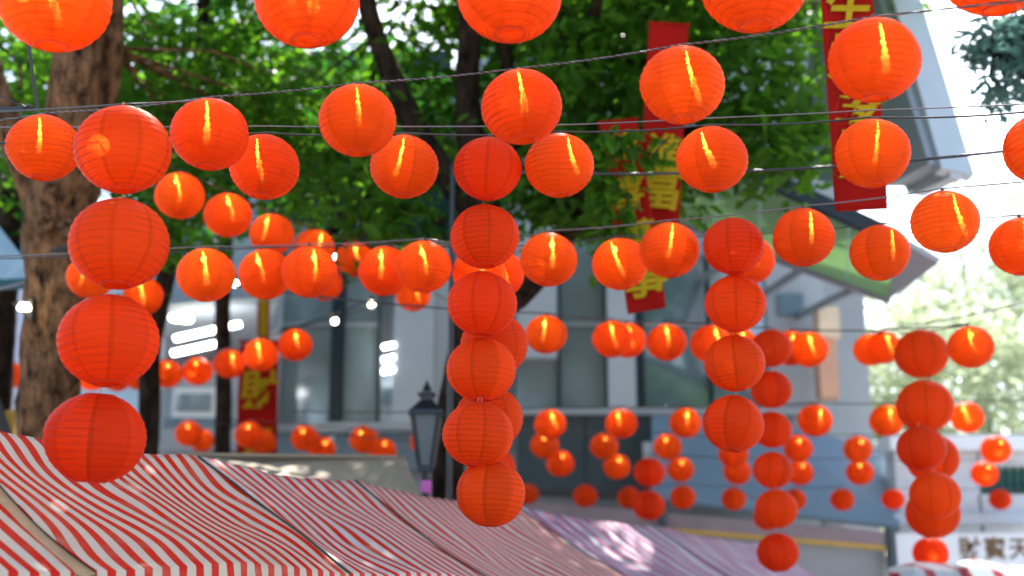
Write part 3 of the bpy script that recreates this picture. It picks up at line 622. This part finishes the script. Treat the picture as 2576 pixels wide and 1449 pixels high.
b = MB(); frustum(b, Z(1186), 20 * wpx, Z(1170), 17 * wpx); b.lathe([(.11, 0), (.11, .12), (.07, .2), (.045, .6), (.035, 2.0), (.03, Z(1186))], 12, (lp.x, lp.y, 0)); b.build("post", M["black"], lm)
pp = at(1139, 440, 9.2); po = tag(empty("thin_pole", (pp.x, pp.y, 0)), "thin black pole just left of the central lantern column", "pole")
b = MB(); b.tube([(pp.x, pp.y, 0), pp + Vector((0, 0, .05))], .02, 10); b.build("shaft", M["black"], po)
b = MB(); b.lathe([(.001, .10), (.02, .08), (.03, .05), (.03, .045)], 10, pp); b.build("cap", M["black"], po)
fd = tag(empty("floodlight", at(60, 790, 10)), "lit floodlight in a dark wedge shaped housing beside the big trunk", "floodlight")
b = MB(); A0, A1, A2 = at(28, 762, 8.75), at(80, 752, 8.75), at(80, 808, 8.75); dy = Vector((0, .16, 0)); b.add([A0, A1, A2, A0 + dy, A1 + dy, A2 + dy], [(0, 2, 1), (3, 4, 5), (0, 1, 4, 3), (1, 2, 5, 4), (2, 0, 3, 5)]); b.build("housing", M["black"], fd)
b = MB(); b.lathe([(.001, .03), (.032, .022), (.042, 0), (.042, -.02), (.001, -.022)], 16, at(61, 772, 8.68)); b.build("lens", M["lamp"], fd, True)
b = MB(); b.bar(at(78, 780, 8.85), at(100, 790, 8.95), .03, .03); b.build("bracket", M["black"], fd)

def bulb_string(label, pts, d, sag, radius, mat):
    P = [at(x, y, d) for x, y in pts]; o = tag(empty("string_lights", P[0]), label, "string lights", "bulb strings in the shade")
    path = []
    for a, b_ in zip(P[:-1], P[1:]):
        for k in range(6): t = k / 6; path.append(a.lerp(b_, t) + Vector((0, 0, radius * 2.6 - sag * 4 * t * (1 - t))))
    path.append(P[-1] + Vector((0, 0, radius * 2.6)))
    b = MB(); b.tube(path, .007, 5); b.build("cable", M["cable"], o)
    for p in P[1:-1]:
        b = MB(); b.lathe([(.001, -radius), (radius * .7, -radius * .7), (radius, 0), (radius * .75, radius * .7), (radius * .4, radius)], 14, p); q = b.build("bulb", mat, o, True)
        b = MB(); b.lathe([(radius * .45, radius), (radius * .45, radius * 2.4), (.001, radius * 2.5)], 10, p); b.build("socket", M["black"], o)
bulb_string("sagging string of warm bulbs in front of the glass front", [(700, 850), (842, 808), (935, 767), (1100, 740)], 12, .02, .03, M["lamp"])
bulb_string("string of bright bulbs at the left lantern row", [(500, 750), (592, 714), (842, 646), (1010, 660)], 10.4, .03, .026, M["lampw"])

# ---------------------------------------------------------------- lanterns
RIBS = 15; OPEN = .29; HP = .91
def lantern_meshes(var):
    """unit lantern of radius 1: fabric, spiral wire, rings"""
    r_ = random.Random(100 + var); V = []; F = []; U = []; seg = 56
    zmax = HP * math.sqrt(1 - OPEN * OPEN); sub = 4; rings = RIBS * sub; th0 = math.asin(zmax / HP)
    dents = [(r_.uniform(0, 6.28), r_.uniform(-.6, .6), r_.uniform(.15, .45), r_.uniform(-.05, .018)) for _ in range(9)]
    prof = []
    for j in range(rings + 1):
        t = j / rings; th = -th0 + 2 * th0 * t; ph = (j % sub) / sub
        sc_ = 1 - .016 * math.sin(math.pi * ph); prof.append((math.cos(th) * sc_, HP * math.sin(th) * (1 - .004 * math.sin(math.pi * ph)), t))
    prof = [(OPEN * .92, -zmax + .035, -.03)] + prof + [(OPEN * .92, zmax - .035, 1.03)]
    sq = r_.uniform(-.012, .012)
    for (pr, z, t) in prof:
        for k in range(seg + 1):
            a = 2 * math.pi * k / seg; f = 1 + sq * math.cos(2 * a)
            for (da, dz, wd, am) in dents:
                dd = ((math.atan2(math.sin(a - da), math.cos(a - da))) ** 2 + (z - dz) ** 2) / (wd * wd); f += am * math.exp(-dd)
            f += .004 * noise.noise(Vector((math.cos(a) * 3, math.sin(a) * 3, z * 9 + var * 7)))
            V.append((pr * math.cos(a) * f, pr * math.sin(a) * f, z + .006 * noise.noise(Vector((a * 2, z * 3, var))))); U.append((k / seg, t))
    n = seg + 1
    for j in range(len(prof) - 1):
        for k in range(seg): F.append((j * n + k, j * n + k + 1, (j + 1) * n + k + 1, (j + 1) * n + k))
    cen = len(V); V.append((0, 0, -zmax + .05)); U.append((.5, -.05))
    for k in range(seg): F.append((cen, k + 1, k))
    me = bpy.data.meshes.new("lantern_shade"); me.from_pydata(V, [], F); uvl = me.uv_layers.new(name="UVMap")
    for lo in me.loops: uvl.data[lo.index].uv = U[lo.vertex_index]
    me.polygons.foreach_set("use_smooth", [True] * len(me.polygons)); me.update()
    w_ = MB(); pts = []
    for i in range(RIBS * 30 + 1):
        t = i / (RIBS * 30); th = -th0 + 2 * th0 * t; a = 2 * math.pi * i / 30; pts.append((math.cos(th) * .985 * math.cos(a), math.cos(th) * .985 * math.sin(a), HP * math.sin(th)))
    w_.tube(pts, .0050, 3); wire = w_.mesh("spiral_wire", M["wire"])
    rg = []
    for z in (zmax, -zmax):
        q = MB(); q.tube([(OPEN * math.cos(a * math.pi / 14), OPEN * math.sin(a * math.pi / 14), z) for a in range(29)], .014, 5, False); rg.append(q.mesh("ring", M["ring"], True))
    return me, wire, rg
BASE = [lantern_meshes(v) for v in range(6)]
SHADES = {}
for v, (me, wi, rg) in enumerate(BASE):
    a = me.copy(); a.materials.append(M["fabric_lit"]); b2 = me.copy(); b2.materials.append(M["fabric"]); SHADES[(v, True)] = a; SHADES[(v, False)] = b2
STR = []
for v in range(9):
    r_ = random.Random(200 + v); q = MB(); n = 44; pts = []; rad = []
    lean = r_.uniform(-.42, .30); bow = r_.uniform(-.09, .09); z0 = r_.uniform(-.62, -.28); fat = r_.uniform(.05, .10)
    for i in range(n + 1):
        t = i / n; z = z0 + (.76 - z0) * t
        pts.append((lean * (t - .7) + bow * math.sin(t * 3.1) + .012 * r_.gauss(0, 1), 0, z))
        rad.append((.024 + fat * (1 - t) ** 1.3) * r_.uniform(.62, 1.35) * min(1, .35 + t * 6) if t < .97 else .014)
    q.tube(pts, rad, 8); STR.append(q.mesh("glare_streak", M["strand"], True))
q = MB(); q.lathe([(.001, .13), (.06, .12), (.085, .06), (.095, 0), (.075, -.06), (.001, -.10)], 14); BULB = q.mesh("bulb", M["bulb"], True)
q = MB(); q.lathe([(.045, 0), (.055, .02), (.055, .16), (.03, .19), (.001, .195)], 10); SOCK = q.mesh("socket", M["black"])
q = MB()
for s_ in (-1, 1):
    q.tube([(s_ * OPEN, 0, 0), (s_ * .16, .01, .015), (s_ * .05, 0, .03), (s_ * .05, 0, .14), (s_ * .02, 0, .17), (0, 0, .175)], .008, 4)
HOOK = q.mesh("hook", M["hook"])
ZTOP = HP * math.sqrt(1 - OPEN * OPEN)
TOPS = {}
def lantern(px, py, wpx, d, lit, label, group, tilt=None, key=None):
    rad = wpx / 2 / FPX * d; c = at(px, py, d); v = rng.randrange(6)
    o = tag(empty("red_lantern", c), label, "lantern", group)
    tl_ = tilt if tilt else (rng.gauss(0, R(3)), rng.gauss(0, R(3)))
    o.rotation_euler = Euler((tl_[0], tl_[1], rng.uniform(0, 6.28)), 'XYZ'); o.scale = (rad,) * 3
    me, wi, rg = BASE[v]
    link("shade", SHADES[(v, lit)], o); link("spiral_wire", wi, o); link("ring", rg[0], o); link("ring", rg[1], o)
    if lit:
        # bulb glare added as a glowing streak, set off centre toward the camera
        face = -o.rotation_euler.z + rng.uniform(-.5, .5)
        sm_ = STR[rng.randrange(9)]
        off = -rng.uniform(.30, .52)
        lat = rng.uniform(-.14, .20); lc = Vector((-math.sin(face) * off + math.cos(face) * lat, math.cos(face) * off + math.sin(face) * lat, 0))
        if wpx > 77:
            s_ = link("glare_streak", sm_, o, lc); s_.rotation_euler = (0, 0, face)
        if wpx < 150: link("bulb", BULB, o, lc + Vector((0, 0, .42)))
        k_ = link("socket", SOCK, o, (0, 0, ZTOP - .02))
    else:
        link("hook", HOOK, o, (0, 0, ZTOP))
    top = c + Vector((0, 0, rad * (ZTOP + .16)))
    if key: TOPS.setdefault(key, []).append(top)
    return o
ORD = ["first", "second", "third", "fourth", "fifth", "sixth", "seventh", "eighth", "ninth", "tenth", "eleventh", "twelfth", "thirteenth"]
def row(items, label, group, key, dia=.30, lit=True, ordered=True, order="from left", dfun=None):
    for i, it in enumerate(items):
        px, py, wp = it[:3]; d = dfun(it) if dfun else dia * FPX / wp
        l = it[3] if len(it) > 3 else lit
        lantern(px, py, wp, d, l, label + ", " + ORD[i] + " " + order, group, key=key)
row([(138, 2, 278), (773, -2, 264), (1282, -15, 264), (1897, -48, 280), (2505, -90, 280)], "large red lantern cut by the top frame edge", "lanterns along the top edge", "T", .36)
row([(110, 372, 182), (528, 338, 197), (899, 303, 198), (1312, 269, 205), (1716, 214, 213), (2200, 151, 230)], "glowing red lantern hung on the twisted upper wire", "lanterns on the twisted wire", "A")
row([(310, 377, 240), (300, 613, 250), (273, 857, 253), (240, 1102, 251)], "big unlit red lantern in the left hanging column", "left column of lanterns", "C1", .335, False, order="from top")
row([(665, 420, 178), (1017, 419, 174), (1407, 416, 176), (1791, 401, 181), (2195, 386, 189), (2624, 372, 195)], "glowing red lantern on the double wire below the twisted one", "lanterns on the double wire", "B")
row([(1227, 425, 174), (1219, 595, 176), (1213, 764, 177), (1211, 930, 176), (1202, 1093, 180), (1235, 1242, 180)], "unlit red lantern in the tall central column", "central column of lanterns", "C2", .297, False, order="from top")
row([(1243, 868, 174), (1230, 1052, 174), (1236, 1178, 124)], "red lantern half hidden behind the central column", "lanterns behind the central column", "C2b", .31, False, order="from top")
# middle level: a left wire, a right upper and a right lower wire
row([(518, 692, 147), (778, 684, 142), (1066, 671, 143), (1207, 686, 140), (1380, 653, 147), (1684, 629, 152), (2021, 597, 160), (2377, 558, 170)], "glowing red lantern on the nearer middle-height wire", "lanterns on the nearer middle wire", "E")
row([(668, 690, 138), (968, 682, 136), (1250, 690, 138), (1560, 664, 143), (1883, 655, 134), (2213, 636, 152), (2570, 620, 160)], "glowing red lantern on the farther middle-height wire", "lanterns on the farther middle wire", "F")
row([(452, 492, 128), (573, 541, 121), (684, 590, 113), (790, 625, 104), (892, 652, 98), (1040, 743, 88)], "glowing lantern on the string slanting down behind the left rows", "lanterns on the slanting string", "G")
row([(228, 698, 118), (360, 745, 103), (818, 715, 90)], "glowing lantern peeking out behind other lanterns at mid left", "lanterns peeking out at mid left", "G2")
row([(38, 945, 66), (232, 950, 72), (295, 952, 72), (348, 946, 76), (421, 940, 77), (497, 934, 76), (577, 915, 81), (656, 893, 90), (743, 868, 88)], "small glowing lantern on the far left string by the trunk", "lanterns on the far left string", "H")
row([(1374, 841, 106), (1540, 853, 101), (1578, 856, 96), (1677, 861, 101), (1788, 865, 104), (1856, 868, 98), (1940, 876, 104, False), (1990, 876, 96), (2035, 879, 97), (2190, 880, 88), (2222, 874, 90), (2442, 873, 115)], "glowing lantern on the long wire across the glass front", "lanterns on the wire across the glass front", "I")
row([(1845, 619, 156), (1850, 764, 156), (1848, 914, 155), (1845, 1066, 156)], "unlit red lantern in the right of centre column", "right of centre column of lanterns", "C3", .30, False, order="from top")
row([(1940, 980, 105), (1942, 1081, 101), (1944, 1183, 101), (1953, 1280, 107), (1957, 1390, 106)], "dull red lantern in the column hanging over the lilac canopy", "column over the lilac canopy", "C3b", .31, False, order="from top")
row([(2318, 890, 134), (2327, 1022, 144), (2345, 1153, 134), (2347, 1291, 137)], "deep red unlit lantern in the far right column", "far right column of lanterns", "C4", .385, False, order="from top")
row([(2318, 1128, 124), (2352, 1246, 128), (2341, 1392, 90), (2343, 1462, 84)], "small red lantern showing behind the far right column", "lanterns behind the far right column", "C4b", .32, False, order="from top")
row([(475, 1091, 70), (508, 1108, 62), (627, 1094, 74), (662, 1112, 70), (767, 1103, 72), (810, 1130, 68), (915, 1106, 74), (962, 1134, 70), (1060, 1112, 60)], "small lantern just above the striped canopy at left", "small lanterns above the striped canopy", "J1")
row([(1384, 1067, 82), (1563, 1065, 82), (1724, 1064, 82), (2050, 1058, 88), (2230, 1058, 86), (2433, 1050, 84)], "small glowing lantern at sill level of the glass front", "lanterns at sill level", "J")
row([(1370, 1120, 73), (1520, 1122, 71), (1680, 1124, 72), (1845, 1142, 76), (2008, 1128, 74), (2158, 1130, 73), (2505, 1131, 76)], "small lantern on the upper string over the stall roof", "lanterns over the stall roof, upper", "K")
row([(1410, 1166, 72), (1552, 1174, 70), (1712, 1181, 69), (1855, 1187, 71), (2012, 1189, 70), (2163, 1188, 70), (2477, 1192, 68)], "small lantern on the middle string over the stall roof", "lanterns over the stall roof, middle", "L")
row([(1328, 1243, 56), (1472, 1248, 62), (1583, 1252, 60), (1718, 1251, 65), (1846, 1255, 63), (1930, 1302, 70), (1998, 1257, 60), (2119, 1257, 61), (2247, 1256, 58), (2516, 1257, 56)], "tiny pinkish lantern on the lowest and farthest string", "lanterns on the lowest string", "N", .26, False)
row([(1634, 1188, 80), (1632, 1271, 83)], "red lantern in the short pair over the ochre trim", "short pair of lanterns", "C5", .31, False, order="from top")

# cables through the lantern tops
def cable_path(pts, sag=.015, n=10):
    out = []
    for a, b_ in zip(pts[:-1], pts[1:]):
        s_ = sag * (b_ - a).length
        for k in range(n): t = k / n; out.append(a.lerp(b_, t) - Vector((0, 0, s_ * 4 * t * (1 - t))))
    return out + [pts[-1]]
def extend(pts, l=3.0, r_=3.0):
    return [pts[0] + (pts[0] - pts[1]).normalized() * l] + pts + [pts[-1] + (pts[-1] - pts[-2]).normalized() * r_]
def cable(key, label, rad=.0035, mat="cable", dz=0.0, sag=.012, l=2.5, r_=3.0):
    P = sorted(TOPS[key], key=lambda v: v.x); P = [p + Vector((0, 0, dz)) for p in extend(P, l, r_)]
    b = MB(); b.tube(cable_path(P, sag), rad, 6)
    o = b.build("string_cable", M[mat], None, True, origin=P[0]); tag(o, label, "cable", "cables the lanterns hang from"); return P
# the twisted one: two strands wound round each other
P = extend(sorted(TOPS["A"], key=lambda v: v.x), 2.0, 3.0); path = cable_path(P, .012, 130)
tw = tag(empty("twisted_cable", P[0]), "twisted two strand black wire rising across the upper frame", "cable", "cables the lanterns hang from")
for s_ in (0, 1):
    pts = []
    for i, p in enumerate(path):
        a = i * 1.0 + s_ * math.pi; pts.append(p + Vector((0, math.cos(a), math.sin(a))) * .0022)
    b = MB(); b.tube(pts, .0023, 5); b.build("strand", M["cable"] if s_ else M["cable_grey"], tw, True)
cable("T", "black wire above the frame carrying the topmost lanterns")
cable("B", "black wire of the double pair below the twisted one", .004, sag=.02)
cable("B", "thin pale wire of the double pair below the twisted one", .0028, "cable_grey", .03, .004)
cable("E", "grey wire rising rightward through the nearer middle lanterns", .0034, "cable_grey")
cable("F", "dark wire through the farther middle lanterns", .0036)
cable("G", "dark wire of the slanting string behind the left rows", .005, l=2, r_=1)
cable("H", "wire of the far left small lantern string", .005, l=1, r_=1)
cable("I", "dark wire across the glass front", .0055)
cable("J", "thin wire at the sill of the glass front", .006)
cable("K", "upper thin wire over the stall roof", .005)
cable("L", "middle thin wire over the stall roof", .005)
cable("N", "lowest thin wire over the stall roof", .005)
cable("J1", "thin wire just above the striped canopy", .005)
def post_wire(a, b_, label, rad=.006):
    q = MB(); q.tube(cable_path([a, b_], .02, 16), rad, 6); tag(q.build("string_cable", M["cable"], None, True, origin=a), label, "cable", "cables the lanterns hang from")
post_wire(at(1280, 432, 7.4), at(2600, 372, 6.0), "thick dark cable crossing below the double wire at right", .0075)
P = TOPS["C1"][0]; q = MB(); q.tube(cable_path([at(-80, 284, 4.9), P, at(560, 249, 4.95)], .004), .003, 6)
tag(q.build("string_cable", M["cable"], None, True, origin=P), "short wire carrying the big left lantern column", "cable", "cables the lanterns hang from")
post_wire(at(-60, 735, 9.5), at(90, 700, 8.9), "dark cable running into the big trunk at left", .012)
ck = tag(empty("cable_clip", at(40, 273, 5.4)), "black cable clip where the twisted wire starts at left", "clip")
b = MB(); b.bar(at(-30, 278, 5.4), at(62, 274, 5.4), .018, .018); b.build("sleeve", M["black"], ck)
b = MB(); b.tube([at(62, 274, 5.4), at(72, 264, 5.4), at(82, 268, 5.4), at(76, 278, 5.4)], .006, 6); b.build("knot", M["black"], ck)
b = MB(); b.tube([at(72, 108, 5.5), at(82, 190, 5.5), at(96, 276, 5.5)], .008, 6); b.build("tail", M["black"], ck)
c2 = tag(empty("wire_tie", at(140, 630, 8.3)), "black wire tie fixed to the big trunk's bark", "clip")
b = MB(); b.tube([at(128, 631, 8.5), at(150, 625, 8.5), at(176, 623, 8.5)], .012, 6); b.build("loop", M["black"], c2)
b = MB(); b.tube([at(132, 633, 8.5), at(155, 634, 8.5), at(176, 638, 8.5)], .010, 6); b.build("tail", M["black"], c2)

# ---------------------------------------------------------------- striped market canopies in a row receding to the right
RD = Vector((.459, .888, 0)).normalized(); DN = Vector((.888, -.459, 0)).normalized()
R0 = Vector((-2.013, 4.983, 0)); ZR, ZE, WD = 2.388, 1.843, .88
def canopy(s0, s1, label, mat, seed, valance=True, group="striped canopies in a row"):
    mid = R0 + RD * ((s0 + s1) / 2)
    o = tag(empty("striped_canopy", (mid.x, mid.y, 0)), label, "canopy", group)
    NS, NT = max(20, int((s1 - s0) * 34)), 34
    def surf(s, t, side):
        """t 0 at the ridge .. 1 at the eave"""
        e = min(1, max(0, (s - s0) / (s1 - s0))); mid_ = math.sin(math.pi * e)
        z = ZR + (ZE - ZR) * t - .045 * math.sin(math.pi * t) * (.35 + .65 * mid_) - .028 * mid_ * (1 - t) ** 2
        ph = noise.noise(Vector((s * 1.1, t * 1.3, 3.7)))
        z += .055 * ph * (.25 + .75 * t) + .014 * noise.noise(Vector((s * 5.5 - t * 2.6, t * 1.1, 2.0))) * (1 - .5 * t)
        z += .012 * math.sin((s * 2.3 + t * 1.1 + 1.3) * 3.1) * math.sin(math.pi * t)
        z += (.006 * math.exp(-((e - .02) / .06) ** 2) + .006 * math.exp(-((e - .98) / .06) ** 2)) * (1 - .6 * t)
        p = R0 + RD * s + DN * (WD * t * side); p.z = z; return p
    for side, nm in ((1, "front_slope"), (-1, "back_slope")):
        V = []; U = []; F = []
        rows = NT if side == 1 else 8
        drop = 6 if side == 1 else 2
        for j in range(rows + 1 + drop):
            for i in range(NS + 1):
                s = s0 + (s1 - s0) * i / NS; t = min(1, j / rows); p = surf(s, t, side)
                if j > rows:
                    k = (j - rows) / drop; p = p + DN * side * .012 * math.sin(k * 1.57) + Vector((0, 0, -.14 * k)) + DN * side * .010 * math.sin(s * 38) * k
                shear = .13 * noise.noise(Vector((s * 1.3, t * 1.9, seed + 9.1))) + .035 * noise.noise(Vector((s * 3.1, t * 2.3, seed + 2.2)))
                V.append(p - Vector((mid.x, mid.y, 0))); U.append((s + shear * math.sin(math.pi * min(1, t * .9 + .05)), j / rows * .93))
        n = NS + 1
        for j in range(rows + drop):
            for i in range(NS): F.append((j * n + i, (j + 1) * n + i, (j + 1) * n + i + 1, j * n + i + 1))
        me = bpy.data.meshes.new(nm); me.from_pydata([tuple(v) for v in V], [], F); me.materials.append(M[mat]); ul = me.uv_layers.new(name="UVMap")
        for lo in me.loops: ul.data[lo.index].uv = U[lo.vertex_index]
        me.polygons.foreach_set("use_smooth", [True] * len(me.polygons)); me.update()
        q = link(nm, me, o); sm = q.modifiers.new("thickness", 'SOLIDIFY'); sm.thickness = .004
    for (s, sd_) in ((s0 + .05, 1), (s1 - .05, 1), (s0 + .05, -1), (s1 - .05, -1)):
        p = surf(s, 1, sd_); p = p - DN * sd_ * .04
        b = MB(); b.tube([(p.x, p.y, 0), (p.x, p.y, p.z - .03)], .014, 8); b.build("leg", M["steel"], o)
    if s0 > .5:
        b = MB(); b.tube([surf(s0 - .004, k / 16, 1) + Vector((0, 0, .003)) for k in range(17)], .0065, 6); b.build("edge_binding", M["binding"], o, True)
    b = MB(); a_, b_ = surf(s0 + .05, 0, 1), surf(s1 - .05, 0, 1); dz = Vector((0, 0, -.09)); b.tube([a_ + dz, b_ + dz], .012, 6); b.build("ridge_pole", M["steel"], o)
    return o, surf
canopy(-2.42, -.405, "nearest red and white striped canopy in the bottom left corner", "stripe", 1)
_, sf = canopy(-.31, 1.155, "striped canopy with sagging folds below the left lantern column", "stripe", 2)
canopy(1.163, 2.464, "striped canopy left of the lowest central lantern", "stripe_b", 3)
canopy(2.472, 4.466, "striped canopy passing under the lowest central lantern", "stripe_b", 4)
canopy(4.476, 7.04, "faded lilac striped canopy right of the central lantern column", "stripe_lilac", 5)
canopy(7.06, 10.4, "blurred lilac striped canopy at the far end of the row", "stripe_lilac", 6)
# tan tape between the first two canopies
gt = tag(empty("gutter_strip", R0 + RD * -.36), "tan cloth strip in the gap between the first two striped canopies", "strip")
b = MB(); V = []
for j in range(13):
    t = j / 12
    for s in (-.418, -.36, -.298):
        p = sf(-.31, t, 1) + RD * (s + .31); p.z += (-.022 if s == -.36 else -.006); V.append(p)
b.add(V, [(j * 3 + i, j * 3 + 3 + i, j * 3 + 4 + i, j * 3 + 1 + i) for j in range(12) for i in range(2)])
q = b.build("cloth", M["tan"], gt, True); sm = q.modifiers.new("thickness", 'SOLIDIFY'); sm.thickness = .004
b = MB(); b.tube([sf(-.31, .98, 1) + RD * -.02 + Vector((0, 0, -.03)), sf(-.31, .98, 1) + RD * -.02 + Vector((0, 0, -.14))], .006, 6); b.build("cord", M["black"], gt)
# beige canopy behind, and striped far canopy at lower right
bg_ = tag(empty("beige_canopy", at(800, 1180, 9)), "beige canvas canopy right behind the striped roofs", "canopy")
b = MB(); b.slab([at(470, 1146, 8.5), at(660, 1164, 8.8), at(1018, 1152, 9.4), at(1064, 1262, 8.6), at(430, 1262, 7.5)], .02); b.build("front_slope", M["beige"], bg_)
b = MB(); b.slab([at(1018, 1152, 9.4), at(470, 1146, 8.5), at(470, 1190, 9.8), at(1030, 1190, 10.4)], .02); b.build("back_slope", M["beige"], bg_)
for (x, d) in ((450, 7.8), (1050, 8.7)):
    p = at(x, 1255, d); b = MB(); b.tube([(p.x, p.y, 0), p], .015, 8); b.build("leg", M["steel"], bg_)
fc = tag(empty("far_striped_canopy", at(2450, 1430, 10)), "grey and crimson striped canopy at the bottom right corner", "canopy")
pts = [(2235, 1428), (2300, 1414), (2400, 1418), (2440, 1406), (2520, 1420), (2640, 1430)]
V = []; U = []
for i, (x, y) in enumerate(pts):
    for k, (dy, d) in enumerate(((0, 11.0), (18, 10.4), (60, 10.2))):
        p = at(x, y + dy, d); V.append(p); U.append((p.x, k * .2))
me = bpy.data.meshes.new("cloth"); me.from_pydata([tuple(v - fc.location) for v in V], [], [(i * 3 + k, i * 3 + k + 1, i * 3 + k + 4, i * 3 + k + 3) for i in range(5) for k in range(2)]); me.materials.append(M["stripe_dark"])
ul = me.uv_layers.new(name="UVMap")
for lo in me.loops: ul.data[lo.index].uv = U[lo.vertex_index]
q = link("cloth", me, fc); sm = q.modifiers.new("thickness", 'SOLIDIFY'); sm.thickness = .006
for x in (2250, 2600):
    p = at(x, 1450, 10.4); b = MB(); b.tube([(p.x, p.y, 0), p], .015, 8); b.build("leg", M["steel"], fc)
# a strip of pink cloth and a red flag at the lamp post
pk = tag(empty("pink_pennant", at(1072, 1210, 9.1)), "small pink pennant hanging at the street lamp's post", "pennant")
b = MB(); b.slab([at(1060, 1208, 9.1), at(1084, 1208, 9.1), at(1086, 1240, 9.1), at(1058, 1238, 9.1)], .01); b.build("cloth", M["pink"], pk)
b = MB(); b.tube([at(1060, 1206, 9.1), at(1086, 1206, 9.1)], .005, 6); b.build("rod", M["black"], pk)
